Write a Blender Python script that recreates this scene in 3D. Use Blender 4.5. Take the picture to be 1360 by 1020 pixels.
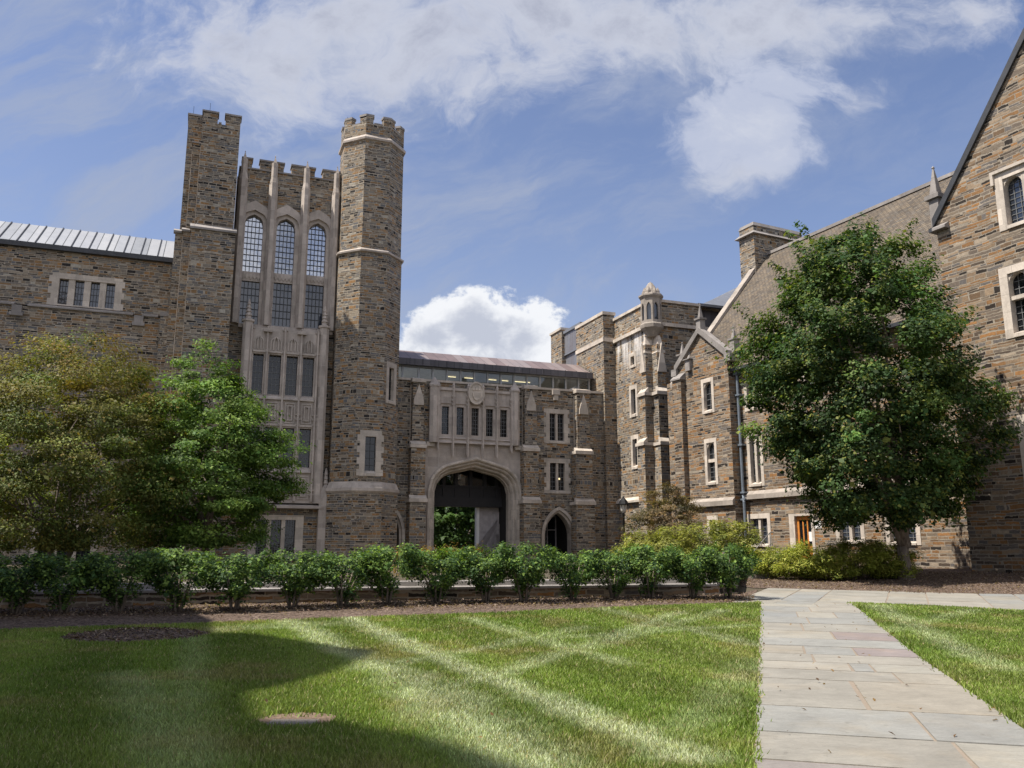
import bpy, bmesh, math, random
import numpy as np
from mathutils import Vector, Matrix

# ------------------------------------------------------------------ scene, camera, world, sun
for o in list(bpy.data.objects):
    bpy.data.objects.remove(o)
SC = bpy.context.scene
COL = SC.collection
W, H = 1360.0, 1020.0
FPX, PITCH, EYE = 1110.0, math.radians(11.1), 1.6
cam_d = bpy.data.cameras.new('camera')
cam_d.sensor_width = 36.0
cam_d.lens = FPX / W * 36.0
cam_d.clip_end = 5000
cam = bpy.data.objects.new('camera', cam_d)
COL.objects.link(cam)
cam.location = (0, 0, EYE)
cam.rotation_euler = (math.radians(90) + PITCH, 0, 0)
SC.camera = cam
SC.view_settings.view_transform = 'Standard'
SC.view_settings.look = 'None'
SC.view_settings.exposure = 0.9
SC.view_settings.gamma = 1.0
SC.cycles.max_bounces = 6
SC.cycles.transparent_max_bounces = 8

SUN_EL, SUN_BACK = math.radians(60), math.radians(-17)    # sun from the left, grazing the shaded facades
sun_to = Vector((-math.cos(SUN_EL) * math.cos(SUN_BACK), math.cos(SUN_EL) * math.sin(SUN_BACK), math.sin(SUN_EL)))
sd = bpy.data.lights.new('sun', 'SUN')
sd.energy = 4.0
sd.angle = math.radians(0.5)
sd.color = (1.0, 0.93, 0.82)
sun = bpy.data.objects.new('sun', sd)
COL.objects.link(sun)
sun.rotation_euler = sun_to.to_track_quat('Z', 'Y').to_euler()
sun.location = (-30, 5, 40)


def ray(px, py):
    x, y = (px - W / 2) / FPX, -(py - H / 2) / FPX
    c, s = math.cos(PITCH), math.sin(PITCH)
    return Vector((x, c - y * s, s + y * c))


def lin(r, g, b):
    f = lambda v: v / 12.92 if v <= 0.04045 else ((v + 0.055) / 1.055) ** 2.4
    return (f(r / 255), f(g / 255), f(b / 255), 1)


world = bpy.data.worlds.new('World')
SC.world = world
world.use_nodes = True


class NT:
    """small node-tree helper"""
    def __init__(s, tree):
        s.t = tree
        tree.nodes.clear()

    def n(s, typ, ins=None, **kw):
        nd = s.t.nodes.new(typ)
        for k, v in kw.items():
            setattr(nd, k, v)
        for k, v in (ins or {}).items():
            s.set(nd.inputs[k], v)
        return nd

    def set(s, sock, v):
        if isinstance(v, bpy.types.NodeSocket):
            s.t.links.new(v, sock)
        else:
            sock.default_value = v

    def m(s, op, a, b=None, c=None, clamp=False):
        nd = s.t.nodes.new('ShaderNodeMath')
        nd.operation = op
        nd.use_clamp = clamp
        for i, v in enumerate((a, b, c)):
            if v is not None:
                s.set(nd.inputs[i], v)
        return nd.outputs[0]

    def vm(s, op, a, b=None, out=0):
        nd = s.t.nodes.new('ShaderNodeVectorMath')
        nd.operation = op
        s.set(nd.inputs[0], a)
        if b is not None:
            s.set(nd.inputs[1], b)
        return nd.outputs[out]

    def noise(s, vec, scale, detail=4, rough=0.55, dist=0.0, out='Fac'):
        nd = s.n('ShaderNodeTexNoise', {'Scale': scale, 'Detail': detail, 'Roughness': rough, 'Distortion': dist})
        if vec is not None:
            s.set(nd.inputs['Vector'], vec)
        return nd.outputs[out]

    def mix(s, fac, a, b, blend='MIX'):
        nd = s.t.nodes.new('ShaderNodeMix')
        nd.data_type = 'RGBA'
        nd.blend_type = blend
        s.set(nd.inputs[0], fac)
        s.set(nd.inputs[6], a)
        s.set(nd.inputs[7], b)
        return nd.outputs[2]

    def ramp(s, fac, stops, interp='LINEAR'):
        nd = s.t.nodes.new('ShaderNodeValToRGB')
        cr = nd.color_ramp
        cr.interpolation = interp
        while len(cr.elements) < len(stops):
            cr.elements.new(0.5)
        for e, (p, c) in zip(cr.elements, stops):
            e.position = p
            e.color = c if len(c) == 4 else (*c, 1)
        s.set(nd.inputs[0], fac)
        return nd.outputs[0]

    def mapr(s, v, a, b, c=0.0, d=1.0, smooth=False):
        nd = s.t.nodes.new('ShaderNodeMapRange')
        nd.interpolation_type = 'SMOOTHSTEP' if smooth else 'LINEAR'
        for i, x in enumerate((v, a, b, c, d)):
            s.set(nd.inputs[i], x)
        return nd.outputs[0]


def build_world():
    t = NT(world.node_tree)
    sky = t.n('ShaderNodeTexSky', sky_type='NISHITA', sun_disc=False)
    sky.sun_elevation = SUN_EL
    sky.sun_rotation = math.atan2(sun_to.x, sun_to.y)
    sky.altitude = 100
    sky.air_density = 1.0
    sky.dust_density = 0.6
    sky.ozone_density = 1.6
    tc = t.n('ShaderNodeTexCoord')
    d = tc.outputs['Generated']
    sep = t.n('ShaderNodeSeparateXYZ', {0: d})
    yy = t.m('MAXIMUM', t.m('ABSOLUTE', sep.outputs[1]), 0.12)
    uv = t.n('ShaderNodeCombineXYZ', {0: t.m('DIVIDE', sep.outputs[0], yy), 1: t.m('DIVIDE', sep.outputs[2], yy), 2: t.m('MULTIPLY', t.m('LESS_THAN', sep.outputs[1], 0.0), 3.0)}).outputs[0]

    def uvp(px, py):
        r = ray(px, py)
        return r.x / r.y, r.z / r.y
    # cloud banks where they stand in the sky: (px, py, half width, half height, weight)
    wisp = [(450, 50, 340, 130, 1.08), (740, 30, 340, 110, 1.12), (1030, 25, 200, 85, 1.0), (620, 110, 260, 60, .62), (1290, 8, 90, 40, .62),
            (960, 235, 75, 34, .7), (1150, 60, 60, 50, .6), (1120, 130, 110, 65, .85), (330, 110, 150, 70, .6)]
    puff = [(985, 160, 105, 75, 1.0), (1050, 110, 110, 70, .95), (1020, 205, 80, 40, .7)]
    cum = [(640, 440, 92, 56, 1.15), (575, 450, 55, 50, 1.0), (700, 450, 60, 48, 1.0), (640, 480, 150, 40, 1.0)]

    def field(lst, warp):
        acc = None
        for px, py, rx, ry, w in lst:
            u, v = uvp(px, py)
            q = t.vm('SUBTRACT', warp, (u, v, 0))
            q = t.vm('MULTIPLY', q, (FPX * .98 / rx, FPX * .98 / ry, 0.4))
            l = t.vm('LENGTH', q, out=1)
            f = t.m('MULTIPLY', t.m('SUBTRACT', 1.0, t.m('MULTIPLY', l, 0.6)), w)
            acc = f if acc is None else t.m('SMOOTH_MAX', acc, f, 0.2)
        return acc
    wn = t.noise(uv, 3.2, 5, 0.55, out='Color')
    warp = t.vm('ADD', uv, t.vm('MULTIPLY', t.vm('SUBTRACT', wn, (.5, .5, .5)), (.22, .16, 0)))
    n1 = t.noise(t.vm('MULTIPLY', warp, (1, 1.15, 1)), 5.5, 12, 0.66, 0.3)
    n2 = t.noise(t.vm('MULTIPLY', uv, (1, 1.3, 1)), 15.0, 12, 0.66, 0.2)
    fw = t.m('ADD', field(wisp, warp), t.m('MULTIPLY', t.m('SUBTRACT', n1, .5), 2.3))
    aw = t.mapr(fw, .28, .92, 0, 1, True)
    fp = t.m('ADD', field(puff, warp), t.m('MULTIPLY', t.m('SUBTRACT', n1, .5), 2.0))
    ap = t.mapr(fp, .36, .74, 0, 1, True)
    fc = t.m('ADD', field(cum, t.vm('ADD', uv, t.vm('MULTIPLY', t.vm('SUBTRACT', wn, (.5, .5, .5)), (.05, .05, 0)))), t.m('MULTIPLY', t.m('SUBTRACT', n2, .5), 1.0))
    ac = t.mapr(fc, .42, .56, 0, 1, True)
    # thin veil over most of the sky
    rot = t.n('ShaderNodeVectorRotate', {'Vector': warp, 'Angle': math.radians(-24)}, rotation_type='Z_AXIS').outputs[0]
    veil_n = t.noise(t.vm('MULTIPLY', rot, (1.0, 2.6, 1)), 2.6, 11, 0.64, 0.4)
    av = t.m('MULTIPLY', t.mapr(veil_n, .40, .68, 0.08, .80, True), 1.0)
    lowv = t.mapr(sep.outputs[2], 0.05, 0.45, .42, 0.0)
    av = t.m('MAXIMUM', t.m('ADD', av, lowv, clamp=True), 0)
    # thinner veil toward the upper right
    av = t.m('MULTIPLY', av, t.mapr(sep.outputs[0], .12, .5, 1.0, .22))
    veilc = (2.1, 2.4, 3.15, 1)
    blue = t.mix(1.0, sky.outputs[0], (.80, .74, .80, 1), 'MULTIPLY')
    c = t.mix(av, blue, veilc)
    # wispy bank: bright rims, lavender grey core
    core = t.mapr(t.m('ADD', fw, t.m('MULTIPLY', t.m('SUBTRACT', n2, .5), .9)), .7, 1.5, 0, 1, True)
    wc = t.mix(core, (3.35, 3.5, 4.0, 1), (2.2, 2.32, 2.85, 1))
    c = t.mix(t.m('MULTIPLY', aw, .88), c, wc)
    pcore = t.mapr(t.m('ADD', fp, t.m('MULTIPLY', t.m('SUBTRACT', n2, .5), .8)), .7, 1.4, 0, 1, True)
    pc = t.mix(pcore, (2.9, 3.15, 3.9, 1), (3.7, 3.85, 4.3, 1))
    c = t.mix(t.m('MULTIPLY', ap, .9), c, pc)
    shade = t.noise(uv, 14.0, 5, 0.55, 0.3)
    ccore = t.mapr(t.m('ADD', fc, t.m('MULTIPLY', t.m('SUBTRACT', shade, .5), 1.1)), .55, 1.0, 0, 1, True)
    cc = t.mix(ccore, (4.9, 5.0, 5.2, 1), (2.9, 3.1, 3.65, 1))
    c = t.mix(ac, c, cc)
    # broken bright cloud, unseen, added behind the viewer to lift light on the facades
    nb_ = t.noise(d, 2.6, 9, 0.6, 0.4)
    ab = t.m('MULTIPLY', t.mapr(nb_, .40, .58, 0, .95, True), t.mapr(sep.outputs[1], -.25, .05, 1, 0, True))
    c = t.mix(ab, c, (5.2, 5.2, 5.4, 1))
    bg = t.n('ShaderNodeBackground', {'Color': c, 'Strength': 0.1})
    out = t.n('ShaderNodeOutputWorld')
    t.t.links.new(bg.outputs[0], out.inputs[0])


build_world()

# ------------------------------------------------------------------ helpers


def world_loc(o):
    v = Vector((0, 0, 0))
    while o is not None:
        v += o.location
        o = o.parent
    return v


def tag(o, label=None, cat=None, group=None, kind=None):
    if label: o['label'] = label
    if cat: o['category'] = cat
    if group: o['group'] = group
    if kind: o['kind'] = kind
    return o


def empty(name, loc, label, cat, group=None):
    o = bpy.data.objects.new(name, None)
    COL.objects.link(o)
    o.location = loc
    o.empty_display_size = .3
    return tag(o, label, cat, group)


class Fac:
    """vertical plane of a facade: s along it, n out of it, z up"""
    def __init__(s, O, d):
        s.O = Vector((O[0], O[1]))
        s.d = Vector(d).normalized()
        s.nr = Vector((s.d.y, -s.d.x))

    def P(s, a, n, z):
        q = s.O + s.d * a + s.nr * n
        return Vector((q.x, q.y, z))

    def px(s, px, py, n=0.0):
        r = ray(px, py)
        o2 = s.O + s.nr * n
        den = r.x * s.nr.x + r.y * s.nr.y
        t = (o2.x * s.nr.x + o2.y * s.nr.y) / den
        p = Vector((r.x * t, r.y * t))
        return (p - o2).dot(s.d), EYE + r.z * t

    def rect(s, x0, y0, x1, y1, n=0.0):
        xm, ym = (x0 + x1) / 2, (y0 + y1) / 2
        return s.px(x0, ym, n)[0], s.px(x1, ym, n)[0], s.px(xm, y1, n)[1], s.px(xm, y0, n)[1]


WORLDF = Fac((0, 0), (1, 0))


class MB:
    def __init__(s):
        s.v, s.f = [], []

    def poly(s, pts):
        i = len(s.v)
        s.v += [Vector(p) for p in pts]
        s.f.append(list(range(i, i + len(pts))))

    def solid(s, bot, top, caps=True):
        """two matching loops joined"""
        n = len(bot)
        i = len(s.v)
        s.v += [Vector(p) for p in bot] + [Vector(p) for p in top]
        for k in range(n):
            s.f.append([i + k, i + (k + 1) % n, i + n + (k + 1) % n, i + n + k])
        if caps:
            s.f.append([i + k for k in reversed(range(n))])
            s.f.append([i + n + k for k in range(n)])

    def box(s, F, s0, s1, n0, n1, z0, z1):
        s.solid([F.P(s0, n1, z0), F.P(s1, n1, z0), F.P(s1, n0, z0), F.P(s0, n0, z0)],
                [F.P(s0, n1, z1), F.P(s1, n1, z1), F.P(s1, n0, z1), F.P(s0, n0, z1)])

    def prism(s, F, pts, n0, n1):
        s.solid([F.P(a, n1, z) for a, z in pts], [F.P(a, n0, z) for a, z in pts])

    def wedge(s, F, s0, s1, n0, n1, z0, z1, lip=0.0):
        """sloped weathering: deep at the bottom, nothing at the top"""
        s.solid([F.P(s0, n0, z0), F.P(s0, n1, z0), F.P(s0, n1, z0 + lip + .001), F.P(s0, n0 + .002, z1), ],
                [F.P(s1, n0, z0), F.P(s1, n1, z0), F.P(s1, n1, z0 + lip + .001), F.P(s1, n0 + .002, z1), ])

    def strip(s, A, B):
        """quads between two polylines"""
        for k in range(len(A) - 1):
            s.poly([A[k], A[k + 1], B[k + 1], B[k]])

    def wall(s, F, s0, s1, z0, z1, n, holes=()):
        ss = sorted({s0, s1, *[min(max(x, s0), s1) for h in holes for x in h[:2]]})
        zs = sorted({z0, z1, *[min(max(x, z0), z1) for h in holes for x in h[2:]]})
        for a, b in zip(ss, ss[1:]):
            for c, d in zip(zs, zs[1:]):
                if b - a < 1e-5 or d - c < 1e-5:
                    continue
                m, k = (a + b) / 2, (c + d) / 2
                if any(h[0] < m < h[1] and h[2] < k < h[3] for h in holes):
                    continue
                s.poly([F.P(a, n, c), F.P(b, n, c), F.P(b, n, d), F.P(a, n, d)])

    def shell(s, F, s0, s1, nb, nf, z0, z1, holes=()):
        s.wall(F, s0, s1, z0, z1, nf, holes)
        s.poly([F.P(s0, nb, z0), F.P(s0, nf, z0), F.P(s0, nf, z1), F.P(s0, nb, z1)])
        s.poly([F.P(s1, nf, z0), F.P(s1, nb, z0), F.P(s1, nb, z1), F.P(s1, nf, z1)])
        s.poly([F.P(s1, nb, z0), F.P(s0, nb, z0), F.P(s0, nb, z1), F.P(s1, nb, z1)])
        s.poly([F.P(s0, nf, z1), F.P(s1, nf, z1), F.P(s1, nb, z1), F.P(s0, nb, z1)])

    def tube(s, pts, rad, seg=8, cap=True):
        pts = [Vector(p) for p in pts]
        rings = []
        up = Vector((0.31, 0.17, 1)).normalized()
        for k, p in enumerate(pts):
            d = (pts[min(k + 1, len(pts) - 1)] - pts[max(k - 1, 0)]).normalized()
            a = d.cross(up)
            if a.length < .05:
                a = d.cross(Vector((1, 0, 0)))
            a.normalize()
            b = d.cross(a)
            r = rad[k] if hasattr(rad, '__len__') else rad
            rings.append([p + a * (r * math.cos(2 * math.pi * j / seg)) + b * (r * math.sin(2 * math.pi * j / seg)) for j in range(seg)])
        i = len(s.v)
        for R in rings:
            s.v += R
        for k in range(len(rings) - 1):
            for j in range(seg):
                s.f.append([i + k * seg + j, i + k * seg + (j + 1) % seg, i + (k + 1) * seg + (j + 1) % seg, i + (k + 1) * seg + j])
        if cap:
            s.f.append([i + j for j in reversed(range(seg))])
            s.f.append([i + (len(rings) - 1) * seg + j for j in range(seg)])

    def lathe(s, c, prof, seg=8, rot=0.0, cap=True):
        """profile [(radius, z)] about a vertical axis at c"""
        i = len(s.v)
        for r, z in prof:
            s.v += [Vector((c[0] + r * math.cos(rot + 2 * math.pi * j / seg), c[1] + r * math.sin(rot + 2 * math.pi * j / seg), z)) for j in range(seg)]
        for k in range(len(prof) - 1):
            for j in range(seg):
                s.f.append([i + k * seg + j, i + k * seg + (j + 1) % seg, i + (k + 1) * seg + (j + 1) % seg, i + (k + 1) * seg + j])
        if cap:
            s.f.append([i + j for j in reversed(range(seg))])
            s.f.append([i + (len(prof) - 1) * seg + j for j in range(seg)])

    def build_each(s, name, mat, parent=None):
        """one object per separate piece: pieces are the primitives whose boxes touch"""
        par = list(range(len(s.v)))

        def find(a):
            while par[a] != a:
                par[a] = par[par[a]]
                a = par[a]
            return a
        for f in s.f:
            for k in f[1:]:
                par[find(k)] = find(f[0])
        isl = {}
        for i, v in enumerate(s.v):
            isl.setdefault(find(i), []).append(i)
        keys = list(isl)
        bb = {k: ([min(s.v[i][c] for i in isl[k]) - .04 for c in range(3)], [max(s.v[i][c] for i in isl[k]) + .04 for c in range(3)]) for k in keys}
        grp = {k: k for k in keys}

        def gf(a):
            while grp[a] != a:
                a = grp[a]
            return a
        for i, a in enumerate(keys):
            for b in keys[i + 1:]:
                if all(bb[a][0][c] <= bb[b][1][c] and bb[b][0][c] <= bb[a][1][c] for c in range(3)):
                    grp[gf(a)] = gf(b)
        parts = {}
        for f in s.f:
            parts.setdefault(gf(find(f[0])), []).append(f)
        out = []
        for fl in parts.values():
            m = MB()
            idx = {}
            for f in fl:
                nf_ = []
                for i in f:
                    if i not in idx:
                        idx[i] = len(m.v)
                        m.v.append(s.v[i])
                    nf_.append(idx[i])
                m.f.append(nf_)
            out.append(m.build(name, mat, parent))
        return out

    def build(s, name, mat, parent=None, smooth=False, loc=None):
        me = bpy.data.meshes.new(name)
        org = world_loc(parent) if parent is not None else Vector(loc or (0, 0, 0))
        me.from_pydata([tuple(v - org) for v in s.v], [], s.f)
        me.materials.append(mat)
        uvl = me.uv_layers.new(name='UVMap')
        uvs = np.zeros((len(me.loops), 2), np.float32)
        V = s.v
        li = 0
        for f in s.f:
            n = Vector((0, 0, 0))
            for k in range(len(f)):
                a, b = V[f[k]], V[f[(k + 1) % len(f)]]
                n += Vector(((a.y - b.y) * (a.z + b.z), (a.z - b.z) * (a.x + b.x), (a.x - b.x) * (a.y + b.y)))
            if n.length < 1e-12:
                n = Vector((0, 0, 1))
            n.normalize()
            if abs(n.z) > .93:
                tx, ty = Vector((1, 0, 0)), Vector((0, 1, 0))
            else:
                tx = Vector((0, 0, 1)).cross(n).normalized()
                ty = n.cross(tx)
            for i in f:
                uvs[li] = (V[i].dot(tx), V[i].dot(ty))
                li += 1
        uvl.data.foreach_set('uv', uvs.ravel())
        if smooth:
            me.polygons.foreach_set('use_smooth', [True] * len(me.polygons))
        me.update()
        o = bpy.data.objects.new(name, me)
        COL.objects.link(o)
        if parent is not None:
            o.parent = parent
        elif loc is not None:
            o.location = loc
        return o


# ------------------------------------------------------------------ materials


def new_mat(name):
    m = bpy.data.materials.new(name)
    m.use_nodes = True
    return m, NT(m.node_tree)


def finish(t, col, rough=.8, bump=None, bstr=.5, bdist=.03, metal=0.0, spec=.35):
    p = t.n('ShaderNodeBsdfPrincipled', {'Base Color': col, 'Roughness': rough, 'Metallic': metal, 'Specular IOR Level': spec})
    if bump is not None:
        b = t.n('ShaderNodeBump', {'Strength': bstr, 'Distance': bdist, 'Height': bump})
        t.t.links.new(b.outputs[0], p.inputs['Normal'])
    out = t.n('ShaderNodeOutputMaterial')
    t.t.links.new(p.outputs[0], out.inputs[0])
    return p


def plain(name, col, rough=.7, metal=0.0, var=.25, scale=3.0, spec=.35, bump=0.0):
    m, t = new_mat(name)
    tc = t.n('ShaderNodeNewGeometry').outputs['Position']
    n = t.noise(tc, scale, 5, .6)
    n2 = t.noise(tc, scale * 7, 4, .6)
    f = t.mapr(t.m('ADD', t.m('MULTIPLY', n, .7), t.m('MULTIPLY', n2, .3)), .3, .7, 1 - var, 1 + var)
    c = t.vm('SCALE', col[:3])
    t.t.nodes.remove(c.node)
    cm = t.mix(1.0, (*col[:3], 1), t.n('ShaderNodeCombineColor', {0: f, 1: f, 2: f}).outputs[0], 'MULTIPLY')
    finish(t, cm, rough, n2 if bump else None, bump, .01, metal, spec)
    return m


def stone_mat(name, row, width, stops, mortar, streak=0.0, rough_face=1.0):
    """random coursed rubble: thin stones of many colours between pale joints"""
    m, t = new_mat(name)
    uv = t.n('ShaderNodeUVMap').outputs[0]
    sep = t.n('ShaderNodeSeparateXYZ', {0: uv})
    u, v = sep.outputs[0], sep.outputs[1]
    pos = t.n('ShaderNodeNewGeometry').outputs['Position']
    # courses of uneven height (a slowly wandering stretch of v)
    wv = t.n('ShaderNodeTexNoise', {'W': v, 'Scale': 2.2, 'Detail': 2.0}, noise_dimensions='1D').outputs[0]
    wob = t.noise(uv, .8, 3, .5)
    v2 = t.m('ADD', v, t.m('ADD', t.m('MULTIPLY', t.m('SUBTRACT', wv, .5), row * 2.6), t.m('MULTIPLY', t.m('SUBTRACT', wob, .5), row * .8 * rough_face)))
    rowi = t.m('FLOOR', t.m('DIVIDE', v2, row))
    cu = t.n('ShaderNodeCombineXYZ', {0: t.m('MULTIPLY', u, 1.3 / width * .35), 1: t.m('MULTIPLY', rowi, 3.77), 2: 0.0}).outputs[0]
    wu = t.noise(cu, 1.0, 2, .6)
    u2 = t.m('ADD', u, t.m('MULTIPLY', t.m('SUBTRACT', wu, .5), width * 3.2))
    edge = t.noise(uv, 6.0 / width * .5, 3, .6, out='Color')
    cv = t.n('ShaderNodeCombineXYZ', {0: u2, 1: v2, 2: 0.0}).outputs[0]
    cv = t.vm('ADD', cv, t.vm('MULTIPLY', t.vm('SUBTRACT', edge, (.5, .5, .5)), (row * .5, row * .38 * rough_face, 0)))
    br = t.n('ShaderNodeTexBrick', {'Vector': cv, 'Color1': (0, 0, 0, 1), 'Color2': (1, 1, 1, 1), 'Mortar': (0, 0, 0, 1), 'Scale': 1.0, 'Mortar Size': row * .15, 'Mortar Smooth': .2,
                                    'Bias': 0.0, 'Brick Width': width, 'Row Height': row}, offset=.43, offset_frequency=2, squash=.7, squash_frequency=3)
    tint = br.outputs['Color']
    mo = br.outputs['Fac']
    col = t.ramp(tint, stops, 'CONSTANT')
    big = t.noise(pos, .22, 3, .6)
    fine = t.noise(pos, 9.0, 5, .65)
    sc = t.mapr(fine, .25, .75, .72, 1.28)
    sb = t.mapr(big, .3, .7, .86, 1.14)
    k = t.m('MULTIPLY', sc, sb)
    col = t.mix(1.0, col, t.n('ShaderNodeCombineColor', {0: k, 1: k, 2: k}).outputs[0], 'MULTIPLY')
    warm = t.noise(pos, .5, 4, .6)
    col = t.mix(t.mapr(warm, .5, .75, 0, .28), col, t.mix(1.0, col, (1.25, .98, .62, 1), 'MULTIPLY'))
    mvar = t.mapr(t.noise(pos, 3.0, 4, .6), .3, .7, .62, 1.1)
    mc = t.mix(1.0, mortar, t.n('ShaderNodeCombineColor', {0: mvar, 1: mvar, 2: mvar}).outputs[0], 'MULTIPLY')
    col = t.mix(t.m('MULTIPLY', mo, .9), col, mc)
    # dark weather stains running down
    st = t.noise(t.vm('MULTIPLY', pos, (.9, .9, .12)), 1.0, 5, .65)
    dark = t.mapr(st, .58, .8, 0, .4)
    col = t.mix(dark, col, (.03, .028, .026, 1))
    if streak:
        s2 = t.noise(t.vm('MULTIPLY', pos, (2.6, 2.6, .22)), 1.0, 4, .6)
        zz = t.n('ShaderNodeSeparateXYZ', {0: pos}).outputs[2]
        msk = t.m('MULTIPLY', t.mapr(s2, .44, .54, 0, .95), t.mapr(zz, streak - 3.6, streak, 0, 1, True))
        msk = t.m('MULTIPLY', msk, t.mapr(zz, streak, streak + .2, 1, 0))
        col = t.mix(msk, col, (.66, .64, .63, 1))
    hgt = t.m('ADD', t.m('MULTIPLY', t.m('SUBTRACT', 1.0, mo), .7), t.m('ADD', t.m('MULTIPLY', fine, .35), t.m('MULTIPLY', tint, .5)))
    finish(t, col, .88, hgt, .75, .035, 0, .25)
    return m


OCH = [(0, (.030, .027, .026)), (.09, (.150, .112, .078)), (.20, (.225, .14, .072)), (.31, (.145, .132, .12)), (.43, (.235, .188, .138)), (.55, (.085, .073, .063)),
       (.62, (.185, .168, .145)), (.74, (.29, .17, .078)), (.81, (.13, .133, .142)), (.90, (.29, .245, .19)), (.965, (.35, .325, .28))]
M = {}
M['stone'] = stone_mat('ashlar_rubble', .14, .42, OCH, (.44, .385, .315, 1))
M['stone_big'] = stone_mat('coarse_rubble', .135, .52, [(p, tuple(min(1, c * k) for c, k in zip(col, (.98, .87, .78)))) for p, col in OCH], (.36, .31, .25, 1), rough_face=1.5)
STREAK_Z = [0.0]


def limestone_mat(name, base, joints=True):
    m, t = new_mat(name)
    uv = t.n('ShaderNodeUVMap').outputs[0]
    pos = t.n('ShaderNodeNewGeometry').outputs['Position']
    br = t.n('ShaderNodeTexBrick', {'Vector': uv, 'Color1': (0, 0, 0, 1), 'Color2': (1, 1, 1, 1), 'Mortar': (0, 0, 0, 1), 'Scale': 1.0, 'Mortar Size': .014, 'Mortar Smooth': .1,
                                    'Bias': 0.0, 'Brick Width': 1.15, 'Row Height': .72}, offset=.37, squash=.8, squash_frequency=2)
    k = t.mapr(br.outputs['Color'], 0, 1, .80, 1.12)
    n = t.noise(pos, 1.6, 5, .65)
    n2 = t.noise(pos, 12, 4, .6)
    k = t.m('MULTIPLY', k, t.mapr(n, .3, .7, .82, 1.14))
    k = t.m('MULTIPLY', k, t.mapr(n2, .3, .7, .93, 1.07))
    col = t.mix(1.0, base, t.n('ShaderNodeCombineColor', {0: k, 1: k, 2: k}).outputs[0], 'MULTIPLY')
    st = t.noise(t.vm('MULTIPLY', pos, (2.0, 2.0, .3)), 1.0, 5, .7)
    col = t.mix(t.mapr(st, .55, .8, 0, .5), col, (.09, .083, .08, 1))
    if joints:
        col = t.mix(t.m('MULTIPLY', br.outputs['Fac'], .6), col, (.50, .46, .42, 1))
    finish(t, col, .85, n2, .25, .02, 0, .25)
    return m


M['lime'] = limestone_mat('weathered_limestone', (.45, .395, .355, 1))
M['trim'] = limestone_mat('pale_limestone_trim', (.53, .47, .41, 1), False)
M['dlime'] = limestone_mat('greyed_limestone', (.34, .30, .265, 1), False)
M['dtrim'] = limestone_mat('grey_weathered_stone', (.27, .25, .24, 1), False)


def slate_mat():
    m, t = new_mat('roof_tiles')
    uv = t.n('ShaderNodeUVMap').outputs[0]
    pos = t.n('ShaderNodeNewGeometry').outputs['Position']
    wob = t.noise(uv, 2.0, 3, .5, out='Color')
    cv = t.vm('ADD', uv, t.vm('MULTIPLY', t.vm('SUBTRACT', wob, (.5, .5, .5)), (.12, .10, 0)))
    br = t.n('ShaderNodeTexBrick', {'Vector': cv, 'Color1': (0, 0, 0, 1), 'Color2': (1, 1, 1, 1), 'Mortar': (0, 0, 0, 1), 'Scale': 1.0, 'Mortar Size': .016, 'Mortar Smooth': .5,
                                    'Bias': 0.0, 'Brick Width': .30, 'Row Height': .20}, offset=.5)
    tint = br.outputs['Color']
    col = t.ramp(tint, [(0, (.09, .078, .068)), (.2, (.14, .114, .09)), (.45, (.165, .132, .098)), (.65, (.122, .108, .095)), (.82, (.19, .152, .11)), (1, (.14, .125, .11))])
    big = t.mapr(t.noise(pos, .6, 4, .6), .3, .7, .82, 1.18)
    col = t.mix(1.0, col, t.n('ShaderNodeCombineColor', {0: big, 1: big, 2: big}).outputs[0], 'MULTIPLY')
    v = t.n('ShaderNodeSeparateXYZ', {0: cv}).outputs[1]
    saw = t.m('SUBTRACT', 1.0, t.m('FRACT', t.m('DIVIDE', v, .20)))
    col = t.mix(t.m('MULTIPLY', br.outputs['Fac'], .8), col, (.035, .03, .028, 1))
    h = t.m('ADD', saw, t.m('MULTIPLY', tint, .6))
    finish(t, col, .85, h, .9, .06, 0, .25)
    return m


M['slate'] = slate_mat()


def leaf_mat(name, trans=.35, rough=.45):
    m, t = new_mat(name)
    a = t.n('ShaderNodeAttribute', attribute_name='Col')
    p = t.n('ShaderNodeBsdfPrincipled', {'Base Color': a.outputs['Color'], 'Roughness': rough, 'Specular IOR Level': .25})
    tcol = t.mix(1.0, a.outputs['Color'], (1.25, 1.3, .55, 1), 'MULTIPLY')
    tr = t.n('ShaderNodeBsdfTranslucent', {'Color': tcol})
    mx = t.n('ShaderNodeMixShader', {0: trans})
    t.t.links.new(p.outputs[0], mx.inputs[1])
    t.t.links.new(tr.outputs[0], mx.inputs[2])
    out = t.n('ShaderNodeOutputMaterial')
    t.t.links.new(mx.outputs[0], out.inputs[0])
    return m


M['leaf'] = leaf_mat('leaves', .34, .6)
M['blade'] = leaf_mat('grass_blades', .3, .5)


def bark_mat():
    m, t = new_mat('bark')
    pos = t.n('ShaderNodeNewGeometry').outputs['Position']
    n = t.noise(t.vm('MULTIPLY', pos, (9, 9, 1.6)), 1.5, 6, .65)
    col = t.ramp(n, [(.3, (.07, .055, .046)), (.55, (.19, .155, .125)), (.75, (.30, .255, .21))])
    finish(t, col, .9, n, .8, .03)
    return m


M['bark'] = bark_mat()


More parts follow.
